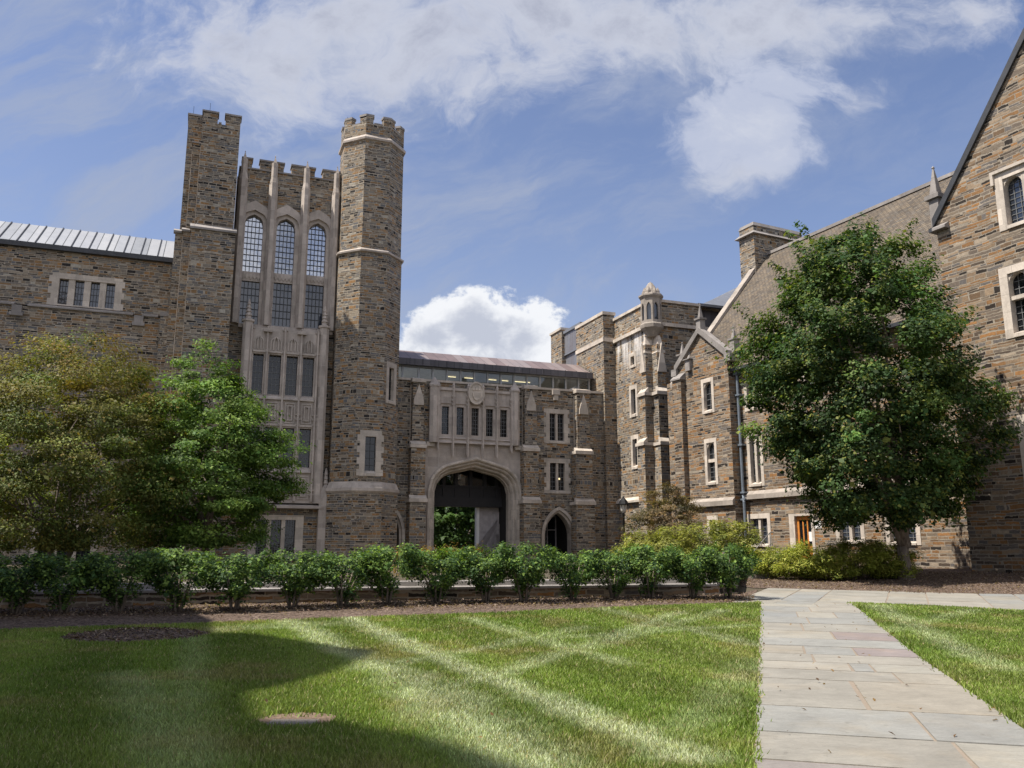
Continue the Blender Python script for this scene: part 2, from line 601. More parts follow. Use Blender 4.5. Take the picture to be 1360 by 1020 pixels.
def glass_mat(name, base, refl, rough=.04):
    m, t = new_mat(name)
    pos = t.n('ShaderNodeNewGeometry').outputs['Position']
    n = t.noise(pos, 3.5, 3, .5)
    n2 = t.noise(pos, .9, 3, .5)
    k = t.mapr(n2, .3, .7, .6, 1.5)
    col = t.mix(1.0, base, t.n('ShaderNodeCombineColor', {0: k, 1: k, 2: k}).outputs[0], 'MULTIPLY')
    d = t.n('ShaderNodeBsdfDiffuse', {'Color': col})
    g = t.n('ShaderNodeBsdfGlossy', {'Color': (.9, .93, 1, 1), 'Roughness': rough})
    b = t.n('ShaderNodeBump', {'Strength': .25, 'Distance': .02, 'Height': n})
    t.t.links.new(b.outputs[0], g.inputs['Normal'])
    fr = t.n('ShaderNodeFresnel', {'IOR': 1.5})
    f = t.m('ADD', t.m('MULTIPLY', fr.outputs[0], .8), refl, clamp=True)
    mx = t.n('ShaderNodeMixShader', {0: f})
    t.t.links.new(d.outputs[0], mx.inputs[1])
    t.t.links.new(g.outputs[0], mx.inputs[2])
    out = t.n('ShaderNodeOutputMaterial')
    t.t.links.new(mx.outputs[0], out.inputs[0])
    return m


M['glass'] = glass_mat('dark_leaded_glass', (.010, .012, .015, 1), .015)
M['glass_mid'] = glass_mat('bluish_leaded_glass', (.028, .036, .052, 1), .06)
M['glass_sky'] = glass_mat('sky_reflecting_glass', (.20, .22, .25, 1), .45)


def clear_glass():
    m, t = new_mat('clear_glass')
    tr = t.n('ShaderNodeBsdfTransparent', {'Color': (.80, .88, .88, 1)})
    g = t.n('ShaderNodeBsdfGlossy', {'Color': (.9, .95, 1, 1), 'Roughness': .02})
    fr = t.n('ShaderNodeFresnel', {'IOR': 1.5})
    mx = t.n('ShaderNodeMixShader', {0: t.m('ADD', fr.outputs[0], .06)})
    t.t.links.new(tr.outputs[0], mx.inputs[1])
    t.t.links.new(g.outputs[0], mx.inputs[2])
    out = t.n('ShaderNodeOutputMaterial')
    t.t.links.new(mx.outputs[0], out.inputs[0])
    return m


M['clear'] = clear_glass()
M['lead'] = plain('lead_came', (.055, .058, .062), .6, .2)
M['lead_pale'] = plain('pale_came', (.16, .165, .17), .6, .0)


def seam_metal(name, cols, seam, spacing, rough=.45, metal=.6):
    m, t = new_mat(name)
    uv = t.n('ShaderNodeUVMap').outputs[0]
    u = t.n('ShaderNodeSeparateXYZ', {0: uv}).outputs[0]
    q = t.m('DIVIDE', u, spacing)
    fr = t.m('FRACT', q)
    idx = t.m('FLOOR', q)
    wn = t.n('ShaderNodeTexWhiteNoise', {'W': idx}, noise_dimensions='1D').outputs[0]
    pos = t.n('ShaderNodeNewGeometry').outputs['Position']
    n = t.noise(t.vm('MULTIPLY', pos, (1.4, 1.4, .5)), 1.2, 6, .65)
    f = t.m('ADD', t.m('MULTIPLY', wn, .45), t.m('MULTIPLY', n, .55))
    col = t.ramp(f, cols)
    ln = t.m('LESS_THAN', fr, .05)
    col = t.mix(ln, col, seam)
    h = t.m('LESS_THAN', fr, .06)
    finish(t, col, rough, h, .6, .04, metal, .4)
    return m


M['zinc'] = seam_metal('zinc_roof', [(.2, (.22, .235, .26)), (.5, (.30, .315, .345)), (.8, (.38, .39, .41))], (.06, .065, .07, 1), 1.0, .5, .2)
M['copper'] = seam_metal('weathered_copper_roof', [(.2, (.14, .105, .105)), (.45, (.22, .165, .16)), (.6, (.25, .215, .215)), (.85, (.31, .235, .22))], (.07, .055, .055, 1), .75, .5, .2)
M['clad'] = seam_metal('metal_cladding', [(.2, (.12, .115, .125)), (.5, (.19, .175, .185)), (.7, (.21, .215, .24)), (.9, (.27, .26, .27))], (.045, .045, .05, 1), .55, .45, .3)
M['dark_clad'] = seam_metal('dark_metal_cladding', [(.2, (.07, .068, .08)), (.8, (.12, .115, .13))], (.02, .02, .024, 1), .6, .6, 0)
M['gutter'] = plain('gutter_metal', (.06, .063, .07), .5, .4)
M['pale_metal'] = plain('pale_roof_metal', (.17, .18, .205), .5, .1)
M['pipe'] = plain('downpipe_paint', (.16, .19, .23), .5, .2)
M['frame_metal'] = plain('window_frame_metal', (.33, .34, .35), .5, .2)
M['iron'] = plain('black_iron', (.014, .014, .015), .45, .3)
M['lampglass'] = plain('frosted_lamp_glass', (.55, .53, .50), .25)
M['oak'] = plain('orange_oak', (.52, .20, .045), .45, 0, .25, 6)
M['darkwood'] = plain('dark_stained_timber', (.022, .021, .024), .6, 0, .3, 4)
M['plaster'] = plain('grey_plaster', (.42, .385, .385), .85)
M['white'] = plain('white_paint', (.75, .74, .72), .5, 0, .06)
M['paper'] = plain('paper', (.78, .77, .76), .8, 0, .04)
M['ink'] = plain('ink', (.10, .11, .15), .8, 0, .04)
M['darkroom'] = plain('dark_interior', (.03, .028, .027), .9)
M['ceiling'] = plain('gallery_interior', (.48, .45, .38), .9)
M['rail'] = plain('handrail_metal', (.28, .27, .26), .45, .4)


def lamp_emit():
    m, t = new_mat('lit_lamp')
    e = t.n('ShaderNodeEmission', {'Color': (1, .78, .42, 1), 'Strength': .9})
    out = t.n('ShaderNodeOutputMaterial')
    t.t.links.new(e.outputs[0], out.inputs[0])
    return m


M['glow'] = lamp_emit()


def ground_mat(name, stops, scale=1.0, bump=.5, chips=0.0):
    m, t = new_mat(name)
    pos = t.n('ShaderNodeNewGeometry').outputs['Position']
    n = t.noise(pos, .5 * scale, 5, .6)
    n2 = t.noise(pos, 14 * scale, 6, .7)
    n3 = t.n('ShaderNodeTexVoronoi', {'Vector': t.vm('MULTIPLY', pos, (1, 1, 1)), 'Scale': 22.0 * scale, 'Randomness': 1.0})
    f = t.m('ADD', t.m('MULTIPLY', n, .4), t.m('MULTIPLY', n2, .6))
    if chips:
        f = t.m('ADD', t.m('MULTIPLY', f, 1 - chips), t.m('MULTIPLY', t.n('ShaderNodeSeparateColor', {0: n3.outputs['Color']}).outputs[0], chips))
    col = t.ramp(f, stops)
    h = t.m('ADD', n2, t.m('MULTIPLY', n3.outputs['Distance'], 1.2))
    finish(t, col, .92, h, bump, .04, 0, .2)
    return m


M['soil'] = ground_mat('lawn_thatch', [(.3, (.035, .045, .016)), (.5, (.06, .075, .025)), (.7, (.12, .115, .06))], 1.0)
M['mulch'] = ground_mat('bark_mulch', [(.25, (.045, .031, .025)), (.45, (.10, .07, .054)), (.6, (.17, .125, .098)), (.8, (.29, .22, .18))], 1.0, .9, .5)
M['earth'] = ground_mat('terrace_ground', [(.3, (.05, .042, .03)), (.6, (.10, .085, .06)), (.8, (.16, .14, .10))], .6)
M['bare'] = ground_mat('bare_soil', [(.3, (.10, .07, .05)), (.55, (.20, .145, .105)), (.8, (.30, .23, .17))], 1.2)
M['concrete'] = ground_mat('concrete', [(.3, (.16, .14, .12)), (.6, (.23, .205, .175)), (.8, (.29, .26, .225))], 1.5, .2)
M['grout'] = ground_mat('sandy_mortar', [(.3, (.20, .165, .13)), (.6, (.28, .235, .19)), (.8, (.35, .30, .245))], 2, .2)


def flag_mat():
    m, t = new_mat('flagstone')
    a = t.n('ShaderNodeAttribute', attribute_name='Col')
    pos = t.n('ShaderNodeNewGeometry').outputs['Position']
    n = t.noise(pos, 1.2, 6, .65, .8)
    n2 = t.noise(t.vm('MULTIPLY', pos, (1, 2.6, 1)), 3.5, 6, .7, 1.0)
    n3 = t.noise(pos, 40, 4, .6)
    k = t.m('MULTIPLY', t.mapr(n, .3, .7, .84, 1.14), t.mapr(n2, .3, .7, .90, 1.10))
    k = t.m('MULTIPLY', k, t.mapr(n3, .3, .7, .94, 1.06))
    col = t.mix(1.0, a.outputs['Color'], t.n('ShaderNodeCombineColor', {0: k, 1: k, 2: k}).outputs[0], 'MULTIPLY')
    col = t.mix(t.mapr(t.noise(pos, .9, 5, .6), .52, .7, 0, .4), col, t.mix(1.0, col, (1.12, .98, .80, 1), 'MULTIPLY'))
    spot = t.noise(pos, 5.0, 6, .7, .5)
    col = t.mix(t.mapr(spot, .60, .72, 0, .45), col, (.085, .078, .066, 1))
    vein = t.noise(t.vm('MULTIPLY', pos, (1.0, 3.0, 1)), 2.2, 8, .75, 2.5)
    col = t.mix(t.mapr(t.m('ABSOLUTE', t.m('SUBTRACT', vein, .5)), 0, .012, .35, 0), col, (.10, .092, .08, 1))
    finish(t, col, .8, t.m('ADD', n2, t.m('MULTIPLY', n3, .15)), .45, .02, 0, .3)
    return m


M['flag'] = flag_mat()

# ------------------------------------------------------------------ ground


def sstep(x, a, b):
    t = np.clip((np.asarray(x, float) - a) / (b - a), 0, 1)
    return t * t * (3 - 2 * t)


HALL_O = Vector((0, 0))      # set below


def base_h(x, y):
    y = np.asarray(y, float)
    return .018 * np.clip(y - 14, 0, 22)


r = ray(1256, 420)
GO = (r.x / r.y * 34.5, 34.5)                       # near corner of the big gable
R_D = Vector((.446, -.895)).normalized()            # along the right hall, towards the camera
R_N = Vector((R_D.y, -R_D.x))
r = ray(1067, 705)
RO = (r.x / r.y * 45.6, 45.6)


def mound(x, y):
    """mulch rises toward the right hall"""
    q = (np.asarray(x) - GO[0]) * R_N.x + (np.asarray(y) - GO[1]) * R_N.y
    return .30 * sstep(-q, -8.0, -0.5) * sstep(x, 6.5, 12)


def ground_z(x, y):
    return base_h(x, y) + mound(x, y)


def gpt(px, py, dz=0.0):
    r = ray(px, py)
    f = lambda t: EYE + r.z * t - float(ground_z(r.x * t, r.y * t)) - dz
    t = 2.0
    while f(t) > 0 and t < 300:
        t *= 1.02
    lo, hi = t / 1.02, t
    for _ in range(40):
        m = (lo + hi) / 2
        if f(m) > 0:
            lo = m
        else:
            hi = m
    return Vector((r.x * lo, r.y * lo, EYE + r.z * lo))


def poly_sheet(name, pts, mat, lift, step=.7, kind='structure', zf=ground_z):
    """a draped sheet over the ground, cut to a polygon"""
    bm = bmesh.new()
    vs = [bm.verts.new((p[0], p[1], 0)) for p in pts]
    bm.faces.new(vs)
    xs, ys = [p[0] for p in pts], [p[1] for p in pts]
    for axis, lo, hi in ((0, min(xs), max(xs)), (1, min(ys), max(ys))):
        k = lo + step
        while k < hi:
            co = (k, 0, 0) if axis == 0 else (0, k, 0)
            no = (1, 0, 0) if axis == 0 else (0, 1, 0)
            bmesh.ops.bisect_plane(bm, geom=bm.verts[:] + bm.edges[:] + bm.faces[:], plane_co=co, plane_no=no)
            k += step
    for v in bm.verts:
        v.co.z = float(zf(v.co.x, v.co.y)) + lift
    bmesh.ops.recalc_face_normals(bm, faces=bm.faces)
    me = bpy.data.meshes.new(name)
    bm.to_mesh(me)
    bm.free()
    me.materials.append(mat)
    me.uv_layers.new(name='UVMap')
    o = bpy.data.objects.new(name, me)
    COL.objects.link(o)
    if kind:
        o['kind'] = kind
    return o


def grid_ground():
    xs = np.unique(np.concatenate([np.linspace(-900, -60, 12), np.linspace(-60, 60, 121), np.linspace(60, 900, 12)]))
    ys = np.unique(np.concatenate([np.linspace(-300, -20, 8), np.linspace(-20, 90, 111), np.linspace(90, 1500, 14)]))
    X, Y = np.meshgrid(xs, ys)
    Z = ground_z(X, Y) - .012
    v = np.stack([X.ravel(), Y.ravel(), Z.ravel()], 1)
    nx, ny = len(xs), len(ys)
    i = np.arange(nx * ny).reshape(ny, nx)
    f = np.stack([i[:-1, :-1].ravel(), i[:-1, 1:].ravel(), i[1:, 1:].ravel(), i[1:, :-1].ravel()], 1)
    me = bpy.data.meshes.new('ground')
    me.from_pydata(v.tolist(), [], f.tolist())
    me.materials.append(M['earth'])
    o = bpy.data.objects.new('ground', me)
    COL.objects.link(o)
    o['kind'] = 'structure'


grid_ground()

g = lambda x, y: (gpt(x, y).x, gpt(x, y).y)
PATH_D = Vector((g(1010, 800)[0] - g(1000, 1020)[0], g(1010, 800)[1] - g(1000, 1020)[1])).normalized()
PATH_N = Vector((PATH_D.y, -PATH_D.x))
PL0 = Vector(g(1000, 1020))
PATH_W = 2.32


def pathp(l, w):
    q = PL0 + PATH_D * l + PATH_N * w
    return (q.x, q.y)


L_END = 18.2
far_l = [g(0, 838), g(120, 834), g(270, 829), g(430, 822), g(650, 815), g(850, 806), g(1004, 801)]
LAWN = [pathp(-9, -.02), pathp(L_END - .9, -.02)] + far_l[::-1] + [(-14, 16.0), (-14, -3)]
RLAWN = [pathp(-9, PATH_W + .02), (14, -2), (20, 16), g(1360, 812), g(1250, 806), g(1128, 801), pathp(L_END - 1.2, PATH_W + .02)]
poly_sheet('lawn', LAWN, M['soil'], 0.0)
poly_sheet('lawn', RLAWN, M['soil'], 0.0)
# mulch under the clipped row, and the mulch before the right hall
MUL = [g(-260, 848), g(0, 839), g(120, 835), g(270, 830), g(430, 823), g(650, 816), g(850, 807), g(1000, 801), g(1006, 783)]
row_a, row_b = Vector(g(85, 813)), Vector(g(967, 795))
ROW_D = (row_b - row_a).normalized()
ROW_N = Vector((-ROW_D.y, ROW_D.x))
MUL += [tuple(row_b + ROW_D * 1.2 + ROW_N * 1.6), tuple(row_a - ROW_D * 7 + ROW_N * 1.6)]
poly_sheet('mulch_bed', MUL, M['mulch'], .004)
MUL2 = [g(1000, 781), g(1090, 783), g(1180, 787), g(1290, 791), g(1420, 796), (24, 33), (18, 40), (10, 46), (7, 40)]
poly_sheet('mulch_bed', MUL2, M['mulch'], .007)
# circle of mulch in the lawn
cc = gpt(180, 845)
poly_sheet('mulch_circle', [(cc.x + 1.32 * math.cos(a) * (1 + .05 * math.sin(3 * a)), cc.y + 1.05 * math.sin(a)) for a in np.linspace(0, 2 * math.pi, 40)[:-1]], M['mulch'], .012, .5,
           zf=lambda x, y: ground_z(x, y) + .10 * (1 - sstep(np.hypot((x - cc.x) / 1.32, (y - cc.y) / 1.05), .1, 1.0)))


def slabs(name, cells, mat_bed, frame, seed, bed_poly):
    """flagstones with their own heights and colours on a mortar bed; cells in (l0,l1,w0,w1) of a frame"""
    rng = random.Random(seed)
    bed = poly_sheet(name + '_bed', bed_poly, M['grout'], .004, 1.2)
    pal = [(.255, .245, .218), (.275, .26, .228), (.235, .235, .222), (.25, .238, .21), (.28, .268, .235), (.225, .23, .225), (.262, .242, .205)]
    V, Fc, C = [], [], []
    for c in cells:
        l0, l1, w0, w1 = c[:4]
        col = c[4] if len(c) > 4 else pal[rng.randrange(len(pal))]
        j = .019
        pts = [(l0 + j * rng.uniform(.5, 1.5), w0 + j * rng.uniform(.3, 1.6)), (l0 + j * rng.uniform(.5, 1.5), w1 - j * rng.uniform(.3, 1.6)),
               (l1 - j * rng.uniform(.5, 1.5), w1 - j * rng.uniform(.3, 1.6)), (l1 - j * rng.uniform(.5, 1.5), w0 + j * rng.uniform(.3, 1.6))]
        i = len(V)
        lift = .010 + rng.uniform(0, .005)
        for (l, w) in pts:
            q = frame(l, w)
            V.append((q[0], q[1], float(ground_z(*q)) + lift))
        for (l, w) in pts:
            q = frame(l, w)
            V.append((q[0], q[1], float(ground_z(*q)) - .01))
        Fc.append([i, i + 1, i + 2, i + 3])
        for k in range(4):
            Fc.append([i + k, i + 4 + k, i + 4 + (k + 1) % 4, i + (k + 1) % 4])
        C += [(*col, 1)] * 8
    me = bpy.data.meshes.new(name)
    me.from_pydata(V, [], Fc)
    a = me.color_attributes.new('Col', 'FLOAT_COLOR', 'POINT')
    a.data.foreach_set('color', np.array(C, np.float32).ravel())
    me.materials.append(M['flag'])
    o = bpy.data.objects.new(name, me)
    COL.objects.link(o)
    o['kind'] = 'structure'


def path_cells():
    PUR = (.225, .195, .19)
    rows = [(-8, -6.8, [.4]), (-6.8, -5.6, [.55]), (-5.6, -4.5, [.35]), (-4.5, -3.2, [.6]), (-3.2, -2.1, [.45]), (-2.1, -1.0, [.5]), (-1.0, .25, [.57]), (.25, 1.30, [.68]), (1.30, 2.62, [.63]),
            (2.62, 4.55, [.47]), (4.55, 5.45, [.72]), (5.45, 6.25, [.52, .64]), (6.25, 7.2, [.33]), (7.2, 8.25, [.30, .62]), (8.25, 9.3, [0]), (9.3, 10.5, [.55]),
            (10.5, 11.9, [.35]), (11.9, 13.2, [.42]), (13.2, 14.6, [.35, .7]), (14.6, 16.0, [.5]), (16.0, 17.2, [.6]), (17.2, L_END, [.3])]
    out = []
    for k, (a, b, sp) in enumerate(rows):
        e = [0] + [s for s in sp if s > 0] + [1]
        for i, (u, v) in enumerate(zip(e, e[1:])):
            c = (a, b, u * PATH_W, v * PATH_W)
            if (k in (13, 15) and i == len(e) - 2):
                c += (PUR,)
            elif k == 6 and i == 0:
                c += ((.22, .20, .19),)
            elif k in (8, 14) and i == 0:
                c += ((.25, .25, .235),)
            out.append(c)
    return out


slabs('path', path_cells(), None, pathp, 5, [pathp(-9, 0), pathp(L_END, 0), pathp(L_END, PATH_W), pathp(-9, PATH_W)])
# crossing walk beyond the lawn
CW0 = Vector(g(1004, 800)) + Vector((-.6, .05))
CWe = Vector(g(1360, 813))
CD = (CWe - CW0).normalized()
CN = Vector((-CD.y, CD.x))


def crossp(l, w):
    ll, ww = l, w
    q = CW0 + CD * ll + CN * (ww - .1)
    return (q.x, q.y)


def cross_cells():
    rng = random.Random(3)
    out, l = [], 0.0
    while l < 26:
        d = rng.uniform(.9, 1.7)
        e = [0, rng.uniform(.9, 1.6), rng.uniform(2.1, 3.0), rng.uniform(3.5, 4.2), rng.uniform(4.9, 5.4), 6.3]
        for u, v in zip(e, e[1:]):
            out.append((l, l + d, u, v))
        l += d
    return out


slabs('crossing_walk', cross_cells(), None, crossp, 9, [crossp(0, 0), crossp(26, 0), crossp(26, 6.3), crossp(0, 6.3)])

# ------------------------------------------------------------------ facade frames
FD = Vector((.9354, .3535))
r = ray(630, 640)
F = Fac((r.x / r.y * 60.0, 60.0), FD)
R = Fac(RO, R_D)
TZ = .62                                    # terrace level behind the low wall


def terrace():
    a, b = row_a + ROW_N * 1.75, row_b + ROW_N * 1.75
    pts = [tuple(a - ROW_D * 30), tuple(b + ROW_D * 1.3), (11, 40), (13.2, 46), tuple((F.P(18, 2, 0))[:2]), tuple((F.P(18, -45, 0))[:2]), tuple((F.P(-60, -45, 0))[:2]), tuple((F.P(-60, 2, 0))[:2])]
    poly_sheet('terrace', pts, M['earth'], 0.0, 8.0, zf=lambda x, y: TZ)


terrace()


# ------------------------------------------------------------------ windows, arches
def arch(a, b, zs, rise, kind='pointed', n=10):
    """polyline from (a,zs) over the apex to (b,zs)"""
    w = b - a
    m = (a + b) / 2
    out = []
    if kind == 'round':
        return [(m - w / 2 * math.cos(math.pi * k / (2 * n)), zs + rise * math.sin(math.pi * k / (2 * n))) for k in range(2 * n + 1)]
    if kind == 'pointed':
        # two arcs with centres on the springing line
        rr = (rise * rise + (w / 2) ** 2) / w
        ang = math.atan2(rise, rr - w / 2) if rr > w / 2 else math.pi / 2
        left = [(a + rr - rr * math.cos(ang * k / n), zs + rr * math.sin(ang * k / n)) for k in range(n + 1)]
    else:
        # four-centred: tight haunch then nearly straight to the apex
        left = []
        for k in range(n + 1):
            t = k / n
            x = (w / 2) * (1 - (1 - t) ** 1.0)
            hau = math.sqrt(max(0, 1 - (1 - min(1, t / .42)) ** 2)) * .62
            left.append((a + x, zs + rise * (hau + .38 * t)))
    right = [(2 * m - x, z) for x, z in left[-2::-1]]
    return left + right


def inset(pts, k, F_=None):
    """offset an open arch polyline inwards by k (2D, towards its inside)"""
    out = []
    for i, (x, z) in enumerate(pts):
        x0, z0 = pts[max(i - 1, 0)]
        x1, z1 = pts[min(i + 1, len(pts) - 1)]
        dx, dz = x1 - x0, z1 - z0
        L = math.hypot(dx, dz)
        out.append((x + dz / L * k, z - dx / L * k))
    return out


def arch_ring(mb, Fx, outer, inner, n_out, n_in):
    """front face between two arch polylines with the reveal of the inner one"""
    mb.strip([Fx.P(x, n_out, z) for x, z in outer], [Fx.P(x, n_out, z) for x, z in inner])
    mb.strip([Fx.P(x, n_out, z) for x, z in inner], [Fx.P(x, n_in, z) for x, z in inner])


def legs(pts, zb):
    return [(pts[0][0], zb)] + pts + [(pts[-1][0], zb)]


def window(par, Fx, rc, n, cols=1, rows=None, jamb=.2, mull=.14, head=.22, sill=.22, depth=.38, proud=.03, glass='glass', lead='lead', arched=None, quoin=False, grid=(3, 7),
           trim='trim', hood=False, bars=.028, panels=(), name='window', jr=None):
    """stone-framed window: frame mesh, then a pane and a lead lattice as its sub-parts. rows: [(z0,z1)] light bands"""
    s0, s1, z0, z1 = rc
    w = MB()
    nf, nb = n + proud, n - depth
    jr = jamb if jr is None else jr
    w.box(Fx, s0, s0 + jamb, nb, nf, z0, z1)
    w.box(Fx, s1 - jr, s1, nb, nf, z0, z1)
    a, b = s0 + jamb, s1 - jr
    w.box(Fx, a, b, nb, nf - .002, z1 - head, z1)
    # sloped sill
    w.solid([Fx.P(a, nb, z0), Fx.P(a, nf + .05, z0), Fx.P(a, nf + .05, z0 + sill * .45), Fx.P(a, nb, z0 + sill)],
            [Fx.P(b, nb, z0), Fx.P(b, nf + .05, z0), Fx.P(b, nf + .05, z0 + sill * .45), Fx.P(b, nb, z0 + sill)])
    cw = (b - a - mull * (cols - 1)) / cols
    cuts = [(a + i * (cw + mull), a + i * (cw + mull) + cw) for i in range(cols)]
    mz0, mz1 = z0 + sill * .6, z1 - head
    for i in range(cols - 1):
        w.box(Fx, cuts[i][1], cuts[i + 1][0], nb + .03, nf - .06, mz0, mz1)
    rows = rows or [(mz0, mz1)]
    for k in range(len(rows) - 1):
        for c in cuts:
            w.box(Fx, c[0], c[1], nb + .04, nf - .09, rows[k][1], rows[k + 1][0])
    zg = n - depth * .72
    for c in cuts:
        if arched:
            kindA, rise = arched
            top = mz1
            ap = arch(c[0], c[1], top - rise - .02, rise, kindA, 7)
            fr = [(x, top) for x, z in ap]
            for nn in (nf - .075,):
                w.strip([Fx.P(x, nn, z) for x, z in fr], [Fx.P(x, nn, z) for x, z in ap])
                w.strip([Fx.P(x, nn, z) for x, z in ap], [Fx.P(x, zg - .02, z) for x, z in ap])
    for (p0, p1) in panels:
        for c in cuts:
            w.box(Fx, c[0], c[1], nb + .02, zg + .12, p0, p1)
            k = 4
            d = (c[1] - c[0]) / k
            for q in range(k):
                w.lathe((0, 0), [], 4) if False else None
                w.prism(Fx, [(c[0] + d * (q + .5), p0 + .06), (c[0] + d * (q + .88), (p0 + p1) / 2), (c[0] + d * (q + .5), p1 - .06), (c[0] + d * (q + .12), (p0 + p1) / 2)], zg + .1, zg + .17)
    if quoin:
        z = z0 + .02
        k = 0
        while z < z1 - .1:
            hgt = .34 if k % 2 else .42
            e = min(z + hgt, z1)
            if k % 2 == 0:
                w.box(Fx, s0 - .17, s0 - .001, n - .02, nf - .006, z, e)
                w.box(Fx, s1 + .001, s1 + .15, n - .02, nf - .006, z, e)
            z = e
            k += 1
    if hood:
        w.box(Fx, s0 - .1, s1 + .1, n - .02, nf + .1, z1 + .002, z1 + .13)
        w.box(Fx, s0 - .1, s0 + .02, n - .02, nf + .1, z1 - .45, z1 + .001)
        w.box(Fx, s1 - .02, s1 + .1, n - .02, nf + .1, z1 - .45, z1 + .001)
    o = w.build(name, M[trim], par)
    g_ = MB()
    g_.poly([Fx.P(a - .02, zg, z0 + .04), Fx.P(b + .02, zg, z0 + .04), Fx.P(b + .02, zg, z1 - head + .02), Fx.P(a - .02, zg, z1 - head + .02)])
    g_.poly([Fx.P(a - .02, zg - .02, z0 + .04), Fx.P(b + .02, zg - .02, z0 + .04), Fx.P(b + .02, zg - .02, z1 - head + .02), Fx.P(a - .02, zg - .02, z1 - head + .02)])
    if isinstance(glass, str):
        g_.build('pane', M[glass], o)
    else:
        for k, gl in enumerate(glass):
            q = MB()
            q.poly([Fx.P(a - .02, zg, rows[k][0] - .06), Fx.P(b + .02, zg, rows[k][0] - .06), Fx.P(b + .02, zg, rows[k][1] + .04), Fx.P(a - .02, zg, rows[k][1] + .04)])
            q.build('pane', M[gl], o)
    l_ = MB()
    hw = bars / 2
    for c in cuts:
        for rz0, rz1 in rows:
            for i in range(1, grid[0]):
                x = c[0] + (c[1] - c[0]) * i / grid[0]
                l_.box(Fx, x - hw, x + hw, zg + .004, zg + .035, rz0, rz1)
            ng = max(2, round(grid[1] * (rz1 - rz0) / (rows[-1][1] - rows[0][0]))) if len(rows) > 1 else grid[1]
            for j in range(1, ng):
                z = rz0 + (rz1 - rz0) * j / ng
                l_.box(Fx, c[0], c[1], zg + .006, zg + .03, z - hw, z + hw)
    l_.build('leading', M[lead], o)
    return o


def hole(rc, k=.04):
    return (rc[0] + k, rc[1] - k, rc[2] + k, rc[3] - k)


def pyramid_tip(mb, Fx, sc, nc, w, z0, z1):
    c = Fx.P(sc, nc, 0)
    a = math.atan2(Fx.d.y, Fx.d.x) + math.pi / 4
    mb.lathe(c, [(w * .72, z0), (w * .72, z0 + .05), (w * .12, z1 - .14), (w * .22, z1 - .08), (w * .04, z1)], 4, a)


def crenel(mbw, mbc, Fx, spans, nb, nf, zc, zm, cap=.12):
    """merlons (s0,s1) above crenel base zc, with coping stones on merlons"""
    for a, b in spans:
        mbw.box(Fx, a, b, nb, nf, zc, zm - cap)
        mbc.box(Fx, a - .07, b + .07, nb - .07, nf + .07, zm - cap, zm)


# ------------------------------------------------------------------ library wing, left
def library_wing():
    top = empty('library_building', F.P(-30, -1, TZ), 'long rubble stone library wing with a grey standing seam roof left of the tall tower', 'building')
    n = -1.2
    sL = F.px(-330, 400, n)[0]
    sR = F.px(236, 400, n)[0]
    ze = F.px(116, 338, n)[1]
    zs = F.px(105, 411, n)[1]
    rc = F.rect(67.5, 366, 162, 409, n)
    lower = F.rect(40, 690, 130, 760, n + .35)
    w = MB()
    w.shell(F, sL, sR, n - 12, n, zs, ze, [hole(rc)])
    w.shell(F, sL, sR, n - 12, n + .35, TZ - .4, zs - .18, [hole(lower)])
    w.build('wall', M['stone'], top)
    c = MB()
    for a, b in ((-330, 20), (38, 178), (190, 211)):
        a, b = F.px(a, 410, n)[0], F.px(b, 412, n)[0]
        c.wedge(F, a, b, n, n + .5, zs - .178, zs + .12, .1)
    for a in (20, 183):
        a0 = F.px(a - 6, 418, n)[0]
        c.box(F, a0, a0 + .75, n + .2, n + .55, zs - .85, zs - .62)
        c.box(F, a0 + .1, a0 + .65, n + .2, n + .48, zs - .62, zs - .16)
    c.build_each('string_course', M['dtrim'], top)
    g_ = MB()
    g_.box(F, sL, sR, n - .05, n + .32, ze + .002, ze + .32)
    g_.build('gutter', M['gutter'], top)
    z1 = F.px(116, 315, n - .4)[1]
    rf = MB()
    rf.solid([F.P(sL, n + .2, ze + .33), F.P(sL, n - 3.0, ze + .33 + (z1 - ze) * 1.75), F.P(sL, n - 11, ze + .33 + (z1 - ze) * 1.75)],
             [F.P(sR, n + .2, ze + .33), F.P(sR, n - 3.0, ze + .33 + (z1 - ze) * 1.75), F.P(sR, n - 11, ze + .33 + (z1 - ze) * 1.75)])
    roof = rf.build('roof', M['zinc'], top)
    se = MB()
    a, b = Vector((n + .2, ze + .33)), Vector((n - 3.0, ze + .33 + (z1 - ze) * 1.75))
    q = sL + .4
    while q < sR:
        se.solid([F.P(q - .025, a.x, a.y + .005), F.P(q + .025, a.x, a.y + .005), F.P(q + .025, b.x, b.y + .005), F.P(q - .025, b.x, b.y + .005)],
                 [F.P(q - .025, a.x + .03, a.y + .06), F.P(q + .025, a.x + .03, a.y + .06), F.P(q + .025, b.x + .03, b.y + .06), F.P(q - .025, b.x + .03, b.y + .06)])
        q += 1.03
    se.build('seam', M['gutter'], roof)
    window(top, F, rc, n, 4, jamb=.42, mull=.38, head=.36, sill=.2, glass='glass_mid', grid=(3, 4), depth=.42, quoin=True)
    window(top, F, lower, n + .35, 3, jamb=.4, mull=.25, glass='glass', grid=(3, 6))


library_wing()


# ------------------------------------------------------------------ the tall tower
def octa(c, ap, z, rot):
    R_ = ap / math.cos(math.pi / 8)
    return [Vector((c.x + R_ * math.cos(rot + math.pi / 8 + k * math.pi / 4), c.y + R_ * math.sin(rot + math.pi / 8 + k * math.pi / 4), z)) for k in range(8)]


